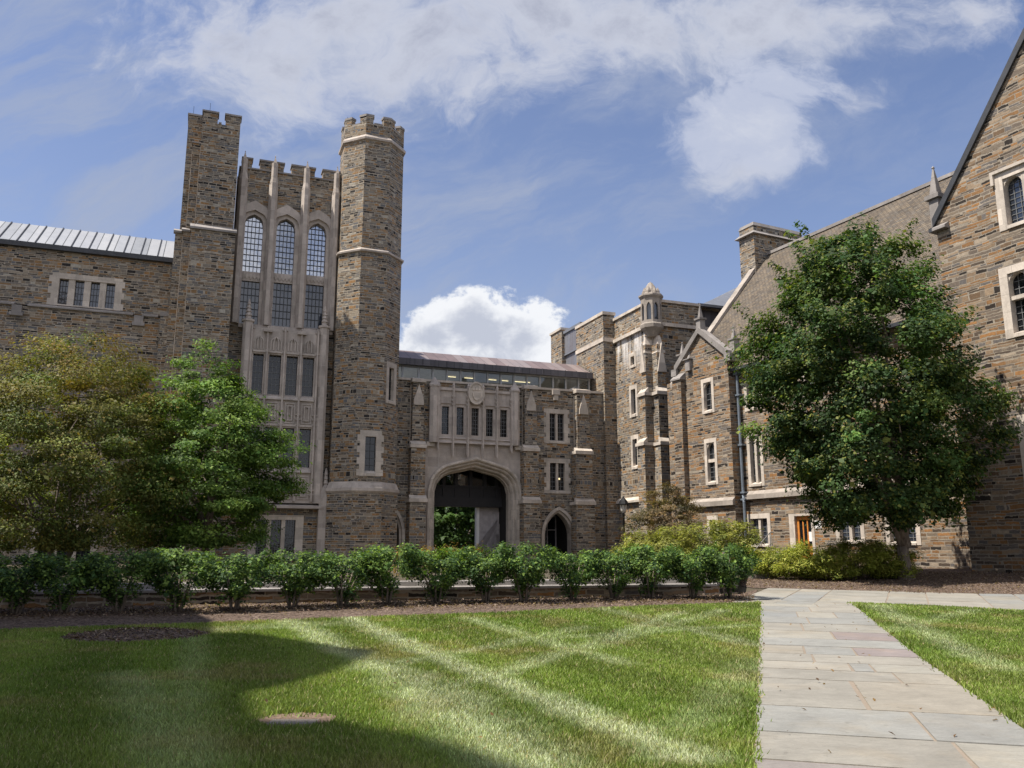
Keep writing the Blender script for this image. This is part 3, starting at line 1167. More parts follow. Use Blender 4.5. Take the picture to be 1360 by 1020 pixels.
def tower():
    top = empty('tower', F.P(F.px(350, 700)[0], 0, TZ), 'tall battlemented stone tower with three arched windows and an octagonal corner turret', 'tower')
    zb = TZ - .4
    W_, C_ = MB(), MB()
    # --- left pier
    n0 = 1.75
    zband = F.px(283, 305, n0)[1]
    uL, uR = F.px(264, 230, n0)[0], F.px(315, 230, n0)[0]
    zcr = F.px(293, 165, n0)[1]
    zm1 = F.px(278, 147, n0)[1]
    W_.box(F, uL, uR, -3.5, n0, zband, zcr)
    C_.box(F, uL + 1.0, uR - 1.2, n0 - .4, n0 + .07, zcr + .002, zcr + .11)
    crenel(W_, C_, F, [(uL, uL + (uR - uL) * .39), (uR - (uR - uL) * .40, uR)], n0 - .75, n0, zcr, zm1)
    crenel(W_, C_, F, [(uL, uL + (uR - uL) * .39), (uR - (uR - uL) * .40, uR)], -3.5, -2.8, zcr, zm1)
    bL = F.px(249.3, 175, .5)[0]
    zbk = F.px(258, 152, .5)[1]
    W_.box(F, bL, uL - .001, -3.2, .55, zband, zbk - .13)
    C_.box(F, bL - .07, uL - .002, -3.27, .62, zbk - .13, zbk)
    mL = F.px(254.7, 210, 1.0)[0]
    zmd = F.px(260, 188, 1.0)[1]
    W_.box(F, mL, uL - .001, .551, 1.0, zband, zmd - .12)
    C_.box(F, mL - .06, uL - .002, .551, 1.06, zmd - .12, zmd)
    lL, lR = F.px(253.5, 315, n0 + .15)[0], F.px(313, 312, n0 + .15)[0]
    m2, m1 = F.px(243, 315, 1.1)[0], F.px(232.3, 315, .7)[0]
    W_.box(F, lL, lR, -3.5, n0 + .15, zb, zband - .16)
    W_.box(F, m2, lL - .001, -3.4, 1.1, zb, zband - .16)
    W_.box(F, m1, m2 - .001, -3.3, .7, zb, zband - .16)
    C_.wedge(F, lL - .1, lR + .06, n0, n0 + .3, zband - .158, zband + .25, .14)
    C_.wedge(F, m2 - .1, lL - .101, .9, 1.25, zband - .158, zband + .2, .14)
    C_.wedge(F, m1 - .1, m2 - .101, .5, .85, zband - .158, zband + .2, .14)
    b0, b1 = F.px(211.5, 440, .35)[0], F.px(228.5, 440, .35)[0]
    zcap = F.px(219, 413, .35)[1]
    W_.box(F, b0, b1 - .01, -2, .35, zb, zcap - .35)
    C_.box(F, b0 - .04, b1 - .01, -2, .4, zcap - .35, zcap - .1)
    C_.wedge(F, b0 - .02, b1 - .01, -.3, .38, zcap - .099, zcap + .1, .02)
    # --- recessed centre wall
    cL, cR = lR - .02, F.px(453, 320)[0]
    zc = F.px(380, 232)[1]
    zm = F.px(383, 217.5)[1]
    lights = [(323.5, 284, 349, 0, 317.8, 427), (367, 290, 392, 0, 361, 430.5), (409.3, 296, 433.4, 0, 404, 433)]
    glass_rc, holes = [], []
    zbt = F.px(376, 436)[1]
    for x0, y0, x1, _, xb, yb in lights:
        a = F.px((x0 + xb) / 2 + .5, (y0 + yb) / 2)[0]
        b = F.px((x1 + xb + (x1 - x0)) / 2 + .5, (y0 + yb) / 2)[0]
        zt = F.px((x0 + x1) / 2, y0)[1]
        zz = F.px(xb + 12, yb)[1]
        rc = (a - .52, b + .52, zz - .45, zt + .95)
        glass_rc.append((a, b, zz, zt, rc))
        holes.append(hole(rc))
    W_.shell(F, cL, cR, -4, 0, zb, zc, holes)
    C_.box(F, cL + .01, cR, -.4, .09, zc + .002, zc + .11)
    sp = [(322.4, 335), (346, 377.5), (388.5, 419), (430, 452)]
    crenel(W_, C_, F, [(F.px(a, 215)[0], F.px(b, 215)[0]) for a, b in sp], -.75, 0, zc, zm)
    # back side of the roof parapet
    W_.box(F, cL, cR, -4, -3.4, zc, zm)
    # --- octagonal turret masonry
    tc = F.P(F.px(490.5, 300)[0], 0.1, 0)
    rot = math.atan2(F.nr.y, F.nr.x)
    ap = 1.0
    wpx = F.px(530.5, 300)[0] - F.px(450.5, 300)[0]
    ap = wpx / 2 * .985
    z_top = F.px(487, 152, ap)[1]
    z_c1 = F.px(484, 186, ap)[1]
    z_c1t = F.px(484, 178.5, ap)[1]
    z_b2 = F.px(480, 331, ap)[1]
    z_md = F.px(490, 654, ap)[1]
    z_mdt = F.px(490, 641.5, ap)[1]
    a_up, a_mid, a_low, a_cr = ap, ap * 1.03, ap * 1.10, ap * 1.0
    tw = MB()
    faces = [(zb, z_md, a_low), (z_mdt, z_b2, a_mid), (z_b2, z_c1, a_up), (z_c1t, z_c1t + (z_top - z_c1t) * .56, a_cr)]
    wr = F.rect(477, 572, 506, 632.5, a_mid)
    TF = Fac(tc.xy + F.nr * a_mid, FD)
    so = (TF.O - F.O).dot(F.d)
    # shift facade coordinates onto the turret's own front face
    half = a_mid * math.tan(math.pi / 8)
    wc = (wr[0] + wr[1]) / 2 - so
    wc = max(-half + .75, min(half - .75, wc))
    wrc = (wc - .72, wc + .72, wr[2], wr[3])
    rf_d = Vector((F.d.x * math.cos(math.pi / 4) - F.d.y * math.sin(math.pi / 4), F.d.x * math.sin(math.pi / 4) + F.d.y * math.cos(math.pi / 4)))
    RF = Fac(tc.xy + Vector((rf_d.y, -rf_d.x)) * a_mid, rf_d)
    zz = RF.rect(513, 482, 528, 537, 0)
    rrc = (-.62, .62, zz[2], zz[3])
    for z0, z1, a in faces:
        lo, hi = octa(tc, a, z0, rot), octa(tc, a, z1, rot)
        for k in range(8):
            p, q = lo[k], lo[(k + 1) % 8]
            if abs(a - a_mid) < 1e-6 and k in (7, 0):
                mid = (p + q) / 2
                nrm = (mid - tc).xy.normalized()
                if nrm.dot(F.nr) > .99:
                    tw.wall(TF, -half, half, z0, z1, 0, [hole(wrc)])
                    continue
                if nrm.dot(RF.nr) > .99:
                    tw.wall(RF, -half, half, z0, z1, 0, [hole(rrc)])
                    continue
            tw.poly([p, q, hi[(k + 1) % 8], hi[k]])
    tw.poly(octa(tc, a_up, z_c1t + (z_top - z_c1t) * .3, rot))
    # merlons on the corners
    zmb, zmt = z_c1t + (z_top - z_c1t) * .56, z_top
    oc, ic = octa(tc, a_cr, 0, rot), octa(tc, a_cr - .38, 0, rot)
    cap = MB()
    for k in range(8):
        p = oc[k]
        e0, e1 = (oc[k - 1] - p), (oc[(k + 1) % 8] - p)
        i0, i1 = (ic[k - 1] - ic[k]), (ic[(k + 1) % 8] - ic[k])
        f_ = .29
        loop = [p + e0 * f_, p, p + e1 * f_, ic[k] + i1 * f_, ic[k], ic[k] + i0 * f_]
        tw.solid([Vector((v.x, v.y, zmb)) for v in loop], [Vector((v.x, v.y, zmt - .16)) for v in loop])
        cen = sum((Vector((v.x, v.y, 0)) for v in loop), Vector((0, 0, 0))) / 6
        big = [cen + (Vector((v.x, v.y, 0)) - cen) * 1.13 for v in loop]
        cap.solid([Vector((v.x, v.y, zmt - .16)) for v in big], [Vector((v.x, v.y, zmt)) for v in big])
        # crenel sill
        a_, b_ = p + e1 * .32, p + e1 * .68
        c_, d_ = ic[k] + i1 * .68, ic[k] + i1 * .32
        cap.solid([Vector((v.x, v.y, zmb + .002)) for v in (a_, b_, c_, d_)], [Vector((v.x, v.y, zmb + .1)) for v in (a_, b_, c_, d_)])
    turret = tw.build('turret', M['stone'], top)
    cap.build_each('coping', M['dtrim'], turret)
    mo = MB()
    for lo, hi, a0, a1 in ((z_c1, z_c1t, a_up, a_cr), (z_b2 - .22, z_b2 + .12, a_mid, a_up), (z_md, z_mdt, a_low, a_mid)):
        hgt = hi - lo
        pr = [(a0 - .01, lo), (a0 + .14, lo + hgt * .12), (a0 + .16, lo + hgt * .45), (a1 + .05, lo + hgt * .8), (a1 - .01, hi)]
        if lo == z_md:
            pr = [(a0 - .01, lo - .05), (a0 + .10, lo + .08), (a0 + .10, lo + hgt * .45), (a0 + .03, lo + hgt * .5), (a1 + .06, hi), (a1 - .01, hi + .08)]
        R8 = 1 / math.cos(math.pi / 8)
        mo.lathe(tc, [(a * R8, z) for a, z in pr], 8, rot + math.pi / 8, False)
    mo.build_each('string_course', M['lime'], turret)
    window(top, TF, wrc, 0, 1, jamb=.36, head=.4, sill=.42, quoin=True, grid=(2, 5), depth=.32)
    window(top, RF, rrc, 0, 1, jamb=.3, head=.36, sill=.36, grid=(2, 5), depth=.32)
    # --- windows between the shafts
    for i, (a, b, z0, z1, rc) in enumerate(glass_rc):
        w = MB()
        g0, g1 = a, b
        rise = .85
        zsp = z1 - rise
        outer = arch(rc[0], rc[1], zsp + .05, rc[3] - zsp - .06, 'tudor', 9)
        inn = arch(g0, g1, zsp, rise, 'tudor', 9)
        fr = [(x, rc[3] + .06) for x, z in outer]
        # stone infill above the hood up to the hole
        w2 = MB()
        w2.strip([F.P(x, -.002, z) for x, z in fr], [F.P(x, -.002, z) for x, z in outer])
        w2.build('wall', M['stone'], top)
        outer_l, mid_l, inn_l = legs(outer, z0 - .4), legs(arch(g0 - .28, g1 + .28, zsp + .02, rise + .24, 'tudor', 9), z0 - .4), legs(inn, z0 - .4)
        arch_ring(w, F, outer_l, mid_l, .16, -.03)
        arch_ring(w, F, mid_l, inn_l, -.03, -.5)
        w.strip([F.P(x, .16, z) for x, z in outer_l], [F.P(x, -.05, z) for x, z in outer_l])
        w.solid([F.P(g0, -.5, z0 - .4), F.P(g0, .1, z0 - .4), F.P(g0, .1, z0 - .25), F.P(g0, -.5, z0)],
                [F.P(g1, -.5, z0 - .4), F.P(g1, .1, z0 - .4), F.P(g1, .1, z0 - .25), F.P(g1, -.5, z0)])
        hh = z1 - z0
        p0, p1 = z0 + hh * (.378 + .012 * i), z0 + hh * (.465 + .012 * i)
        w.box(F, g0, g1, -.48, -.2, p0, p1)
        k = 5
        d = (g1 - g0) / k
        for q in range(k):
            w.prism(F, [(g0 + d * (q + .5), p0 + .1), (g0 + d * (q + .95), (p0 + p1) / 2), (g0 + d * (q + .5), p1 - .1), (g0 + d * (q + .05), (p0 + p1) / 2)], -.201, -.13)
        win = w.build('window', M['lime'], top)
        pu, pl = MB(), MB()
        pu.poly([F.P(g0 - .02, -.36, p1 - .02), F.P(g1 + .02, -.36, p1 - .02), F.P(g1 + .02, -.36, z1 + .1), F.P(g0 - .02, -.36, z1 + .1)])
        pl.poly([F.P(g0 - .02, -.36, z0 - .1), F.P(g1 + .02, -.36, z0 - .1), F.P(g1 + .02, -.36, p0 + .02), F.P(g0 - .02, -.36, p0 + .02)])
        pu.build('pane', M['glass_sky'] if i != 1 else M['glass_sky2'], win)
        pl.build('pane', M['glass_mid'], win)
        le = MB()
        for x in range(1, 5):
            xx = g0 + (g1 - g0) * x / 5
            le.box(F, xx - .022, xx + .022, -.355, -.31, z0, z1 - (.1 if x in (2, 3) else .35))
        for lo, hi, cnt in ((z0, p0, 6), (p1, z1, 10)):
            for j in range(1, cnt):
                zq = lo + (hi - lo) * j / cnt
                le.box(F, g0, g1, -.354, -.315, zq - .022, zq + .022)
        le.build('leading', M['lead'], win)
    # slender shafts with pinnacles
    for x0, x1, yt, ys, xb in ((317, 322.3, 197.5, 237, 309), (360, 365.7, 204.5, 244, 350), (402, 407, 211.5, 251, 397), (442.3, 447.6, 218.5, 257.5, 439)):
        sh = MB()
        xc = (x0 + x1) / 2
        s = (F.px(xc - 3, 300, .4)[0] + F.px(xb + (6 if xb > 309 else 7), 400, .4)[0]) / 2
        zt, zst = F.px(xc, yt, .4)[1], F.px(xc, ys, .4)[1]
        wd = .30
        sh.solid([F.P(s - wd, -.05, zbt), F.P(s - wd, .2, zbt), F.P(s - .13, .55, zbt), F.P(s + .13, .55, zbt), F.P(s + wd, .2, zbt), F.P(s + wd, -.05, zbt)],
                 [F.P(s - wd, -.05, zst), F.P(s - wd, .2, zst), F.P(s - .13, .55, zst), F.P(s + .13, .55, zst), F.P(s + wd, .2, zst), F.P(s + wd, -.05, zst)])
        c = F.P(s, .2, 0)
        sh.lathe(c, [(.3, zst + .002), (.3, zst + .1), (.23, zst + .5), (.22, zt - .62)], 8, rot + math.pi / 8)
        pyramid_tip(sh, F, s, .2, .23, zt - .62, zt)
        sh.build('shaft', M['lime'], top)
    # sill band under the three windows
    sb = MB()
    sb.box(F, F.px(316, 436)[0], F.px(441, 436)[0], .003, .35, zbt - .25, zbt - .002)
    sb.build_each('string_course', M['lime'], top)
    # --- projecting limestone bay with two rows of four lights
    nb = .8
    o0, o1 = F.px(320.5, 540, nb)[0], F.px(428.5, 540, nb)[0]
    zt = F.px(376, 438, nb)[1]
    zlo = F.px(376, 668, nb)[1]
    r1t, r1b = F.px(376, 472, nb)[1], F.px(376, 526, nb)[1]
    r2t, r2b = F.px(376, 568, nb)[1], F.px(376, 622, nb)[1]
    xs = [F.px(x, 500, nb)[0] for x in (331, 352.5, 376, 398, 420)]
    ov = MB()
    hl = []
    for k in range(4):
        for t_, b_ in ((r1t, r1b), (r2t, r2b)):
            hl.append((xs[k] + .17, xs[k + 1] - .17, b_, t_))
    ov.shell(F, o0, o1, -.02, nb, zlo, zt, hl)
    # carved panels: two steps of relief in each bay
    for k in range(4):
        a, b = xs[k] + .2, xs[k + 1] - .2
        m = (a + b) / 2
        z0, z1 = r1t + .28, zt - .38
        for (aa, bb, n1, q) in ((a, b, nb + .07, .16), (a + .17, b - .17, nb + .13, .14)):
            op = legs(arch(aa, bb, z0 + .5, (z1 - z0) - .5 - q, 'pointed', 5), z0 + (.0 if q > .13 else .12))
            ip = legs(arch(aa + .07, bb - .07, z0 + .5, (z1 - z0) - .57 - q, 'pointed', 5), z0 + (.0 if q > .13 else .12))
            ov.strip([F.P(x, n1, z) for x, z in op], [F.P(x, n1, z) for x, z in ip])
            ov.strip([F.P(x, n1, z) for x, z in op], [F.P(x, nb - .01, z) for x, z in op])
            ov.strip([F.P(x, n1, z) for x, z in ip], [F.P(x, nb - .01, z) for x, z in ip])
        for z0, z1 in ((r2t + .3, r1b - .45), (zlo + .25, r2b - .45)):
            for (d, e) in ((0, .07), (.17, .13)):
                A = [(a + d, z0 + d), (b - d, z0 + d), (b - d, z1 - d), (a + d, z1 - d), (a + d, z0 + d)]
                d2 = d + .07
                B = [(a + d2, z0 + d2), (b - d2, z0 + d2), (b - d2, z1 - d2), (a + d2, z1 - d2), (a + d2, z0 + d2)]
                ov.strip([F.P(x, nb + e, z) for x, z in A], [F.P(x, nb + e, z) for x, z in B])
                ov.strip([F.P(x, nb + e, z) for x, z in A], [F.P(x, nb - .01, z) for x, z in A])
                ov.strip([F.P(x, nb + e, z) for x, z in B], [F.P(x, nb - .01, z) for x, z in B])
    for zz_ in (r1t + .1, r2t + .1):
        ov.box(F, xs[0] + .1, xs[4] - .1, nb - .01, nb + .1, zz_, zz_ + .14)
    for zz_ in (r1b, r2b):
        ov.wedge(F, xs[0] + .1, xs[4] - .1, nb - .01, nb + .16, zz_ - .28, zz_ - .03, .08)
    # corner shafts and fine mullion shafts
    for s in (o0 + .1, o1 - .1):
        c = F.P(s, nb - .1, 0)
        ztip = F.px(322 if s < 0 and s == o0 + .1 else 428, 404 if s == o0 + .1 else 416, nb)[1]
        ov.lathe(c, [(.34, zlo), (.34, zt + .35), (.42, zt + .36), (.42, zt + .5), (.2, zt + .6), (.18, zt + .75), (.24, zt + .8), (.15, zt + 1.0), (.2, zt + 1.05), (.12, zt + 1.25), (.17, zt + 1.3),
                     (.09, zt + 1.5), (.13, zt + 1.55), (.03, zt + 1.95)], 8, rot + math.pi / 8)
    for k in range(5):
        s = xs[k]
        ov.solid([F.P(s - .09, nb - .01, zlo + .1), F.P(s - .05, nb + .2, zlo + .1), F.P(s + .05, nb + .2, zlo + .1), F.P(s + .09, nb - .01, zlo + .1)],
                 [F.P(s - .09, nb - .01, zt + .12), F.P(s - .05, nb + .2, zt + .12), F.P(s + .05, nb + .2, zt + .12), F.P(s + .09, nb - .01, zt + .12)])
        if k in (1, 3):
            ov.box(F, s - .28, s + .28, nb - .01, nb + .3, zt - .28, zt - .06)
        for zq in (r1t + .2, r2t + .2, zt - .1, r2t + .55, r2t + .85, zlo + .5, zlo + .8):
            ov.box(F, s - .17, s + .17, nb - .01, nb + .12, zq, zq + .09)
    ov.wedge(F, o0 - .35, o1 + .35, .3, nb + .25, zlo - .34, zlo - .001, .16)
    bay = ov.build('bay', M['lime'], top)
    gp, gl = MB(), MB()
    for a, b, z0, z1 in hl:
        gp.poly([F.P(a - .02, nb - .34, z0 - .02), F.P(b + .02, nb - .34, z0 - .02), F.P(b + .02, nb - .34, z1 + .02), F.P(a - .02, nb - .34, z1 + .02)])
        for nn in ((a, a), (b, b)):
            gl.poly([F.P(nn[0], nb, z0), F.P(nn[0], nb - .36, z0), F.P(nn[0], nb - .36, z1), F.P(nn[0], nb, z1)])
        gl.poly([F.P(a, nb, z1), F.P(b, nb, z1), F.P(b, nb - .36, z1), F.P(a, nb - .36, z1)])
        gl.poly([F.P(a, nb, z0), F.P(b, nb, z0), F.P(b, nb - .36, z0 + .15), F.P(a, nb - .36, z0 + .15)])
    gp.build_each('pane', M['glass'], bay)
    gl.build_each('reveal', M['lime'], bay)
    le = MB()
    for a, b, z0, z1 in hl:
        for i in range(1, 3):
            x = a + (b - a) * i / 3
            le.box(F, x - .018, x + .018, nb - .335, nb - .3, z0, z1)
        for j in range(1, 7):
            z = z0 + (z1 - z0) * j / 7
            le.box(F, a, b, nb - .334, nb - .305, z - .018, z + .018)
    le.build_each('leading', M['lead_pale'], bay)
    # ground storey under the bay
    n1 = .45
    rc = F.rect(329, 682, 402, 752, n1)
    rc = (rc[0], rc[1], TZ + .3, F.px(365, 684, n1)[1])
    W_.shell(F, cL + .02, F.px(437, 690, n1)[0], .003, n1, zb, zlo - .35, [hole(rc)])
    window(top, F, rc, n1, 3, jamb=.5, mull=.24, head=.3, sill=.3, grid=(4, 6), depth=.5, lead='lead_pale', quoin=False)
    # engaged pier with a pinnacle between bay and turret
    pn = MB()
    s = F.px(431.5, 680, .9)[0]
    zt2 = F.px(431, 621, .9)[1]
    zt1 = F.px(431, 647, .9)[1]
    pn.box(F, s - .42, s + .42, n1 + .001, 1.0, zb, F.px(431, 661, .9)[1])
    z_ = F.px(431, 661, .9)[1]
    pn.solid([F.P(s - .42, n1, z_ + .001), F.P(s - .42, 1.0, z_ + .001), F.P(s + .42, 1.0, z_ + .001), F.P(s + .42, n1, z_ + .001)],
             [F.P(s - .26, n1, zt1), F.P(s - .26, .85, zt1), F.P(s + .26, .85, zt1), F.P(s + .26, n1, zt1)])
    c = F.P(s, .65, 0)
    pn.lathe(c, [(.22, zt1 + .001), (.14, zt1 + .2), (.2, zt1 + .25), (.12, zt1 + .5), (.17, zt1 + .55), (.1, zt1 + .8), (.14, zt1 + .85), (.02, zt2)], 6)
    pn.build('pinnacle', M['lime'], top)
    jl = MB()
    for s_, n_, z0_, z1_ in ((lL, 1.1, zb, zband - .3), (m2, .7, zb, zband - .3), (uL, 1.0, zband + .3, zmd - .3), (mL, .55, zband + .3, zmd - .4), (b1 - .02, .35, zb, zcap - .4), (b0 - .03, -1.0, zb, zcap - .4)):
        jl.box(F, s_ - .045, s_ - .003, n_ - .02, n_ + .02, z0_, z1_)
    jl.build_each('joint', M['trim'], top)
    W_.build('wall', M['stone'], top)
    C_.build_each('coping', M['dtrim'], top)
    # lightning rods
    rd = MB()
    for px_, py_, n_ in ((257, 150, .3), (279, 146, 1.0)):
        s_, z_ = F.px(px_, py_, n_)
        rd.tube([F.P(s_, n_, z_ - .1), F.P(s_, n_, z_ + .5)], .012, 5)
    for an in (1.0, 3.6):
        rd.tube([Vector((tc.x + ap * .9 * math.cos(an), tc.y + ap * .9 * math.sin(an), z_top - .1)), Vector((tc.x + ap * .9 * math.cos(an), tc.y + ap * .9 * math.sin(an), z_top + .55))], .012, 5)
    rd.build_each('lightning_rod', M['iron'], top)


M['glass_sky2'] = glass_mat('dim_sky_glass', (.07, .085, .105, 1), .3)
tower()


# ------------------------------------------------------------------ gatehouse with the great arch
def gatehouse():
    top = empty('gatehouse', F.P(0, 0, TZ), 'stone gatehouse with a wide carved archway, limestone window bay and shield medallion', 'gatehouse')
    zb = TZ - .4
    W_, C_ = MB(), MB()
    sL, sR = F.px(522, 600)[0], F.px(803, 560)[0]
    zp = F.px(640, 512)[1]
    # arch opening
    ax0, ax1 = F.px(566.5, 680)[0], F.px(693, 680)[0]
    zsp = F.px(630, 654)[1]
    zap = F.px(630.5, 607)[1]
    pL, pR = F.px(563.5, 600)[0], F.px(697, 600)[0]
    zpan = F.px(630, 590)[1]
    # window bay
    bL, bR = F.px(574, 550, .25)[0], F.px(685.5, 550, .25)[0]
    zbt, zbb = F.px(630, 518.5, .25)[1], F.px(630, 590, .25)[1]
    w1, w2 = F.rect(725, 543.5, 754, 589), F.rect(725.5, 609, 755, 655.5)
    dL, dR = F.px(718.5, 700)[0], F.px(765.6, 700)[0]
    dsp, dap = F.px(742, 712)[1], F.px(742, 673)[1]
    qL, qR = F.px(501, 710)[0], F.px(537.5, 710)[0]
    holes = [(pL, pR, zb, zpan), (bL + .05, bR - .05, zpan - .001, zbt - .1), hole(w1), hole(w2), (dL + .06, dR - .06, zb, dap + .05), (qL + .06, qR - .06, zb, dap + .05)]
    # front skin and its returns; the archway runs through
    W_.wall(F, sL, sR, zb, zp, 0, holes)
    W_.poly([F.P(sL, 0, zp), F.P(sR, 0, zp), F.P(sR, -1.2, zp), F.P(sL, -1.2, zp)])
    W_.wall(F, sL, sR, zb, zp, -6.5, [(pL, pR, zb, zpan - 1.2)])
    W_.poly([F.P(sR, 0, zb), F.P(sR, -6.5, zb), F.P(sR, -6.5, zp), F.P(sR, 0, zp)])
    C_.box(F, sL, bL - .3, -.5, .12, zp + .002, zp + .16)
    C_.box(F, bL - .299, sR, -.5, .12, zp + .003, zp + .162)
    s_ = F.px(737, 517)[0]
    C_.box(F, s_ - .3, s_ + .3, -.02, .3, zp - .35, zp + .001)
    C_.box(F, s_ - .18, s_ + .18, -.02, .22, zp - .75, zp - .351)
    # doorway infill above the pointed arches
    for a, b in ((dL, dR), (qL, qR)):
        op = arch(a + .05, b - .05, dsp, dap - dsp - .01, 'pointed', 10)
        W_.strip([F.P(x, -.001, dap + .051) for x, z in op], [F.P(x, -.001, z) for x, z in op])
        d = MB()
        o1 = legs(arch(a, b, dsp, dap - dsp, 'pointed', 10), zb)
        o2 = legs(arch(a + .2, b - .2, dsp, dap - dsp - .24, 'pointed', 10), zb)
        o3 = legs(arch(a + .36, b - .36, dsp, dap - dsp - .43, 'pointed', 10), zb)
        d.strip([F.P(x, .1, z) for x, z in o1], [F.P(x, -.05, z) for x, z in o1])
        arch_ring(d, F, o1, o2, .1, -.12)
        arch_ring(d, F, o2, o3, -.12, -.9)
        dw = d.build('doorway', M['trim'], top)
        # lobby behind: side walls, floor, back wall with a glazed door
        r_ = MB()
        za = dap + .2
        for x in (a + .2, b - .2):
            r_.poly([F.P(x, -.9, zb), F.P(x, -3.2, zb), F.P(x, -3.2, za), F.P(x, -.9, za)])
        r_.poly([F.P(a, -3.2, zb), F.P(b, -3.2, zb), F.P(b, -3.2, za), F.P(a, -3.2, za)])
        r_.poly([F.P(a, -.9, za), F.P(b, -.9, za), F.P(b, -3.2, za), F.P(a, -3.2, za)])
        r_.poly([F.P(a, -.9, TZ), F.P(b, -.9, TZ), F.P(b, -3.2, TZ), F.P(a, -3.2, TZ)])
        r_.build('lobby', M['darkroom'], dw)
        fr = MB()
        m = (a + b) / 2 + .35
        for x in (m - .75, m - .04, m + .67):
            fr.box(F, x, x + .09, -3.1, -3.0, TZ, TZ + 3.4)
        for z in (TZ + .25, TZ + 2.3, TZ + 3.31):
            fr.box(F, m - .659, m + .669, -3.09, -3.01, z, z + .09)
        for k in (-1, 1):
            fr.tube([F.P(m + k * .7, -3.05, TZ + 3.4), F.P(m + .05, -3.05, TZ + 4.3)], .04, 6)
        dr = fr.build('door', M['plaster'], top)
        p_ = MB()
        p_.poly([F.P(m - .7, -3.06, TZ + .05), F.P(m + .7, -3.06, TZ + .05), F.P(m + .7, -3.06, TZ + 3.3), F.P(m - .7, -3.06, TZ + 3.3)])
        p_.build('pane', M['glass'], dr)
    # limestone panel with the moulded four-centred arch
    A = MB()
    n0 = .04
    o1 = arch(ax0, ax1, zsp, zap - zsp, 'tudor', 18)
    fr = [(x, zpan + .02) for x, z in o1]
    A.strip([F.P(x, n0, z) for x, z in fr], [F.P(x, n0, z) for x, z in o1])
    A.wall(F, pL - .02, ax0, zb, zpan + .02, n0)
    A.wall(F, ax1, pR + .02, zb, zpan + .02, n0)
    A.poly([F.P(pL - .02, n0, zb), F.P(pL - .02, -.1, zb), F.P(pL - .02, -.1, zpan), F.P(pL - .02, n0, zpan)])
    A.poly([F.P(pR + .02, n0, zb), F.P(pR + .02, -.1, zb), F.P(pR + .02, -.1, zpan), F.P(pR + .02, n0, zpan)])
    A.poly([F.P(ax0, n0, zb), F.P(ax0, n0, zsp), F.P(ax0, n0 - .1, zsp), F.P(ax0, n0 - .1, zb)])
    spandrel = A.build('spandrel', M['lime'], top)
    B = MB()
    steps = [(0, .22, .16), (.16, .22, .22), (.18, .0, .30), (.30, .0, .36), (.33, -.3, .50), (.50, -.3, .58), (.56, -.65, .70)]

    def ring(k):
        return legs(arch(ax0 + k, ax1 - k, zsp, zap - zsp - k * 1.12, 'tudor', 18), zb)
    B.strip([F.P(x, n0, z) for x, z in ring(0)], [F.P(x, .22, z) for x, z in ring(0)])
    prof = [(0, .22), (.14, .26), (.22, .2), (.26, .02), (.36, .06), (.42, -.02), (.47, -.28), (.58, -.24), (.64, -.34), (.68, -.75), (.74, -.75), (.74, -1.3)]
    for (k0, d0), (k1, d1) in zip(prof, prof[1:]):
        B.strip([F.P(x, d0, z) for x, z in ring(k0)], [F.P(x, d1, z) for x, z in ring(k1)])
    B.build('arch', M['trim'], top)
    # passage: side walls, soffit, timber screen, plastered side room
    i0, i1 = ax0 + .74, ax1 - .74
    P_ = MB()
    zc = F.px(630, 600)[1]
    P_.poly([F.P(i0 - .05, -1.28, zb), F.P(i0 - .05, -6.5, zb), F.P(i0 - .05, -6.5, zc), F.P(i0 - .05, -1.28, zc)])
    P_.poly([F.P(i1 + .05, -1.28, zb), F.P(i1 + .05, -6.5, zb), F.P(i1 + .05, -6.5, zc), F.P(i1 + .05, -1.28, zc)])
    P_.poly([F.P(i0 - .05, -1.28, zc), F.P(i1 + .05, -1.28, zc), F.P(i1 + .05, -6.5, zc), F.P(i0 - .05, -6.5, zc)])
    P_.wall(F, i0 - 1, i1 + 1, zsp, zc + 1, -6.45)
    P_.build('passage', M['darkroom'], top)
    nS = -2.6
    S_ = MB()
    zb1, zb0 = F.px(630, 661, nS)[1], F.px(630, 673.5, nS)[1]
    S_.box(F, i0 - .04, i1 + .04, nS - .3, nS + .3, zb0, zb1)
    zg0, zg1 = F.px(630, 648, nS)[1], F.px(624, 618, nS)[1]
    S_.box(F, i0 - .04, i1 + .04, nS - .12, nS + .12, zb1 + .001, zg0)
    S_.box(F, i0 - .04, i1 + .04, nS - .2, nS + .18, zg0 + .001, zg0 + .14)
    for k, x in enumerate((589, 605, 624.5, 643.5, 659)):
        s = F.px(x, 640, nS)[0]
        S_.box(F, s - .12, s + .12, nS - .16, nS + .2, zg0 + .141, zc - .02)
        S_.box(F, s - .1, s + .1, nS + .121, nS + .2, zb1 + .002, zg0)
    S_.build('timber_screen', M['darkwood'], top)
    sg = MB()
    sg.poly([F.P(i0 - .03, nS, zg0), F.P(i1 + .03, nS, zg0), F.P(i1 + .03, nS, zc), F.P(i0 - .03, nS, zc)])
    sg.build('pane', M['clear'], top)
    pl = MB()
    sp = F.px(636, 700, -3)[0]
    pl.box(F, sp, i1 + .04, -3.25, -3.0, zb, zb0 - .001)
    s2 = F.px(655, 700, -2.9)[0]
    pl.box(F, s2, i1 + .03, -2.99, -2.9, zb, zb0 - .3)
    pr_ = legs(arch(s2 + .25, i1 - .05, TZ + 1.9, 1.2, 'pointed', 8), zb)
    pi_ = legs(arch(s2 + .4, i1 - .2, TZ + 1.9, 1.0, 'pointed', 8), zb)
    pl.strip([F.P(x, -2.82, z) for x, z in pr_], [F.P(x, -2.82, z) for x, z in pi_])
    pl.strip([F.P(x, -2.82, z) for x, z in pi_], [F.P(x, -2.91, z) for x, z in pi_])
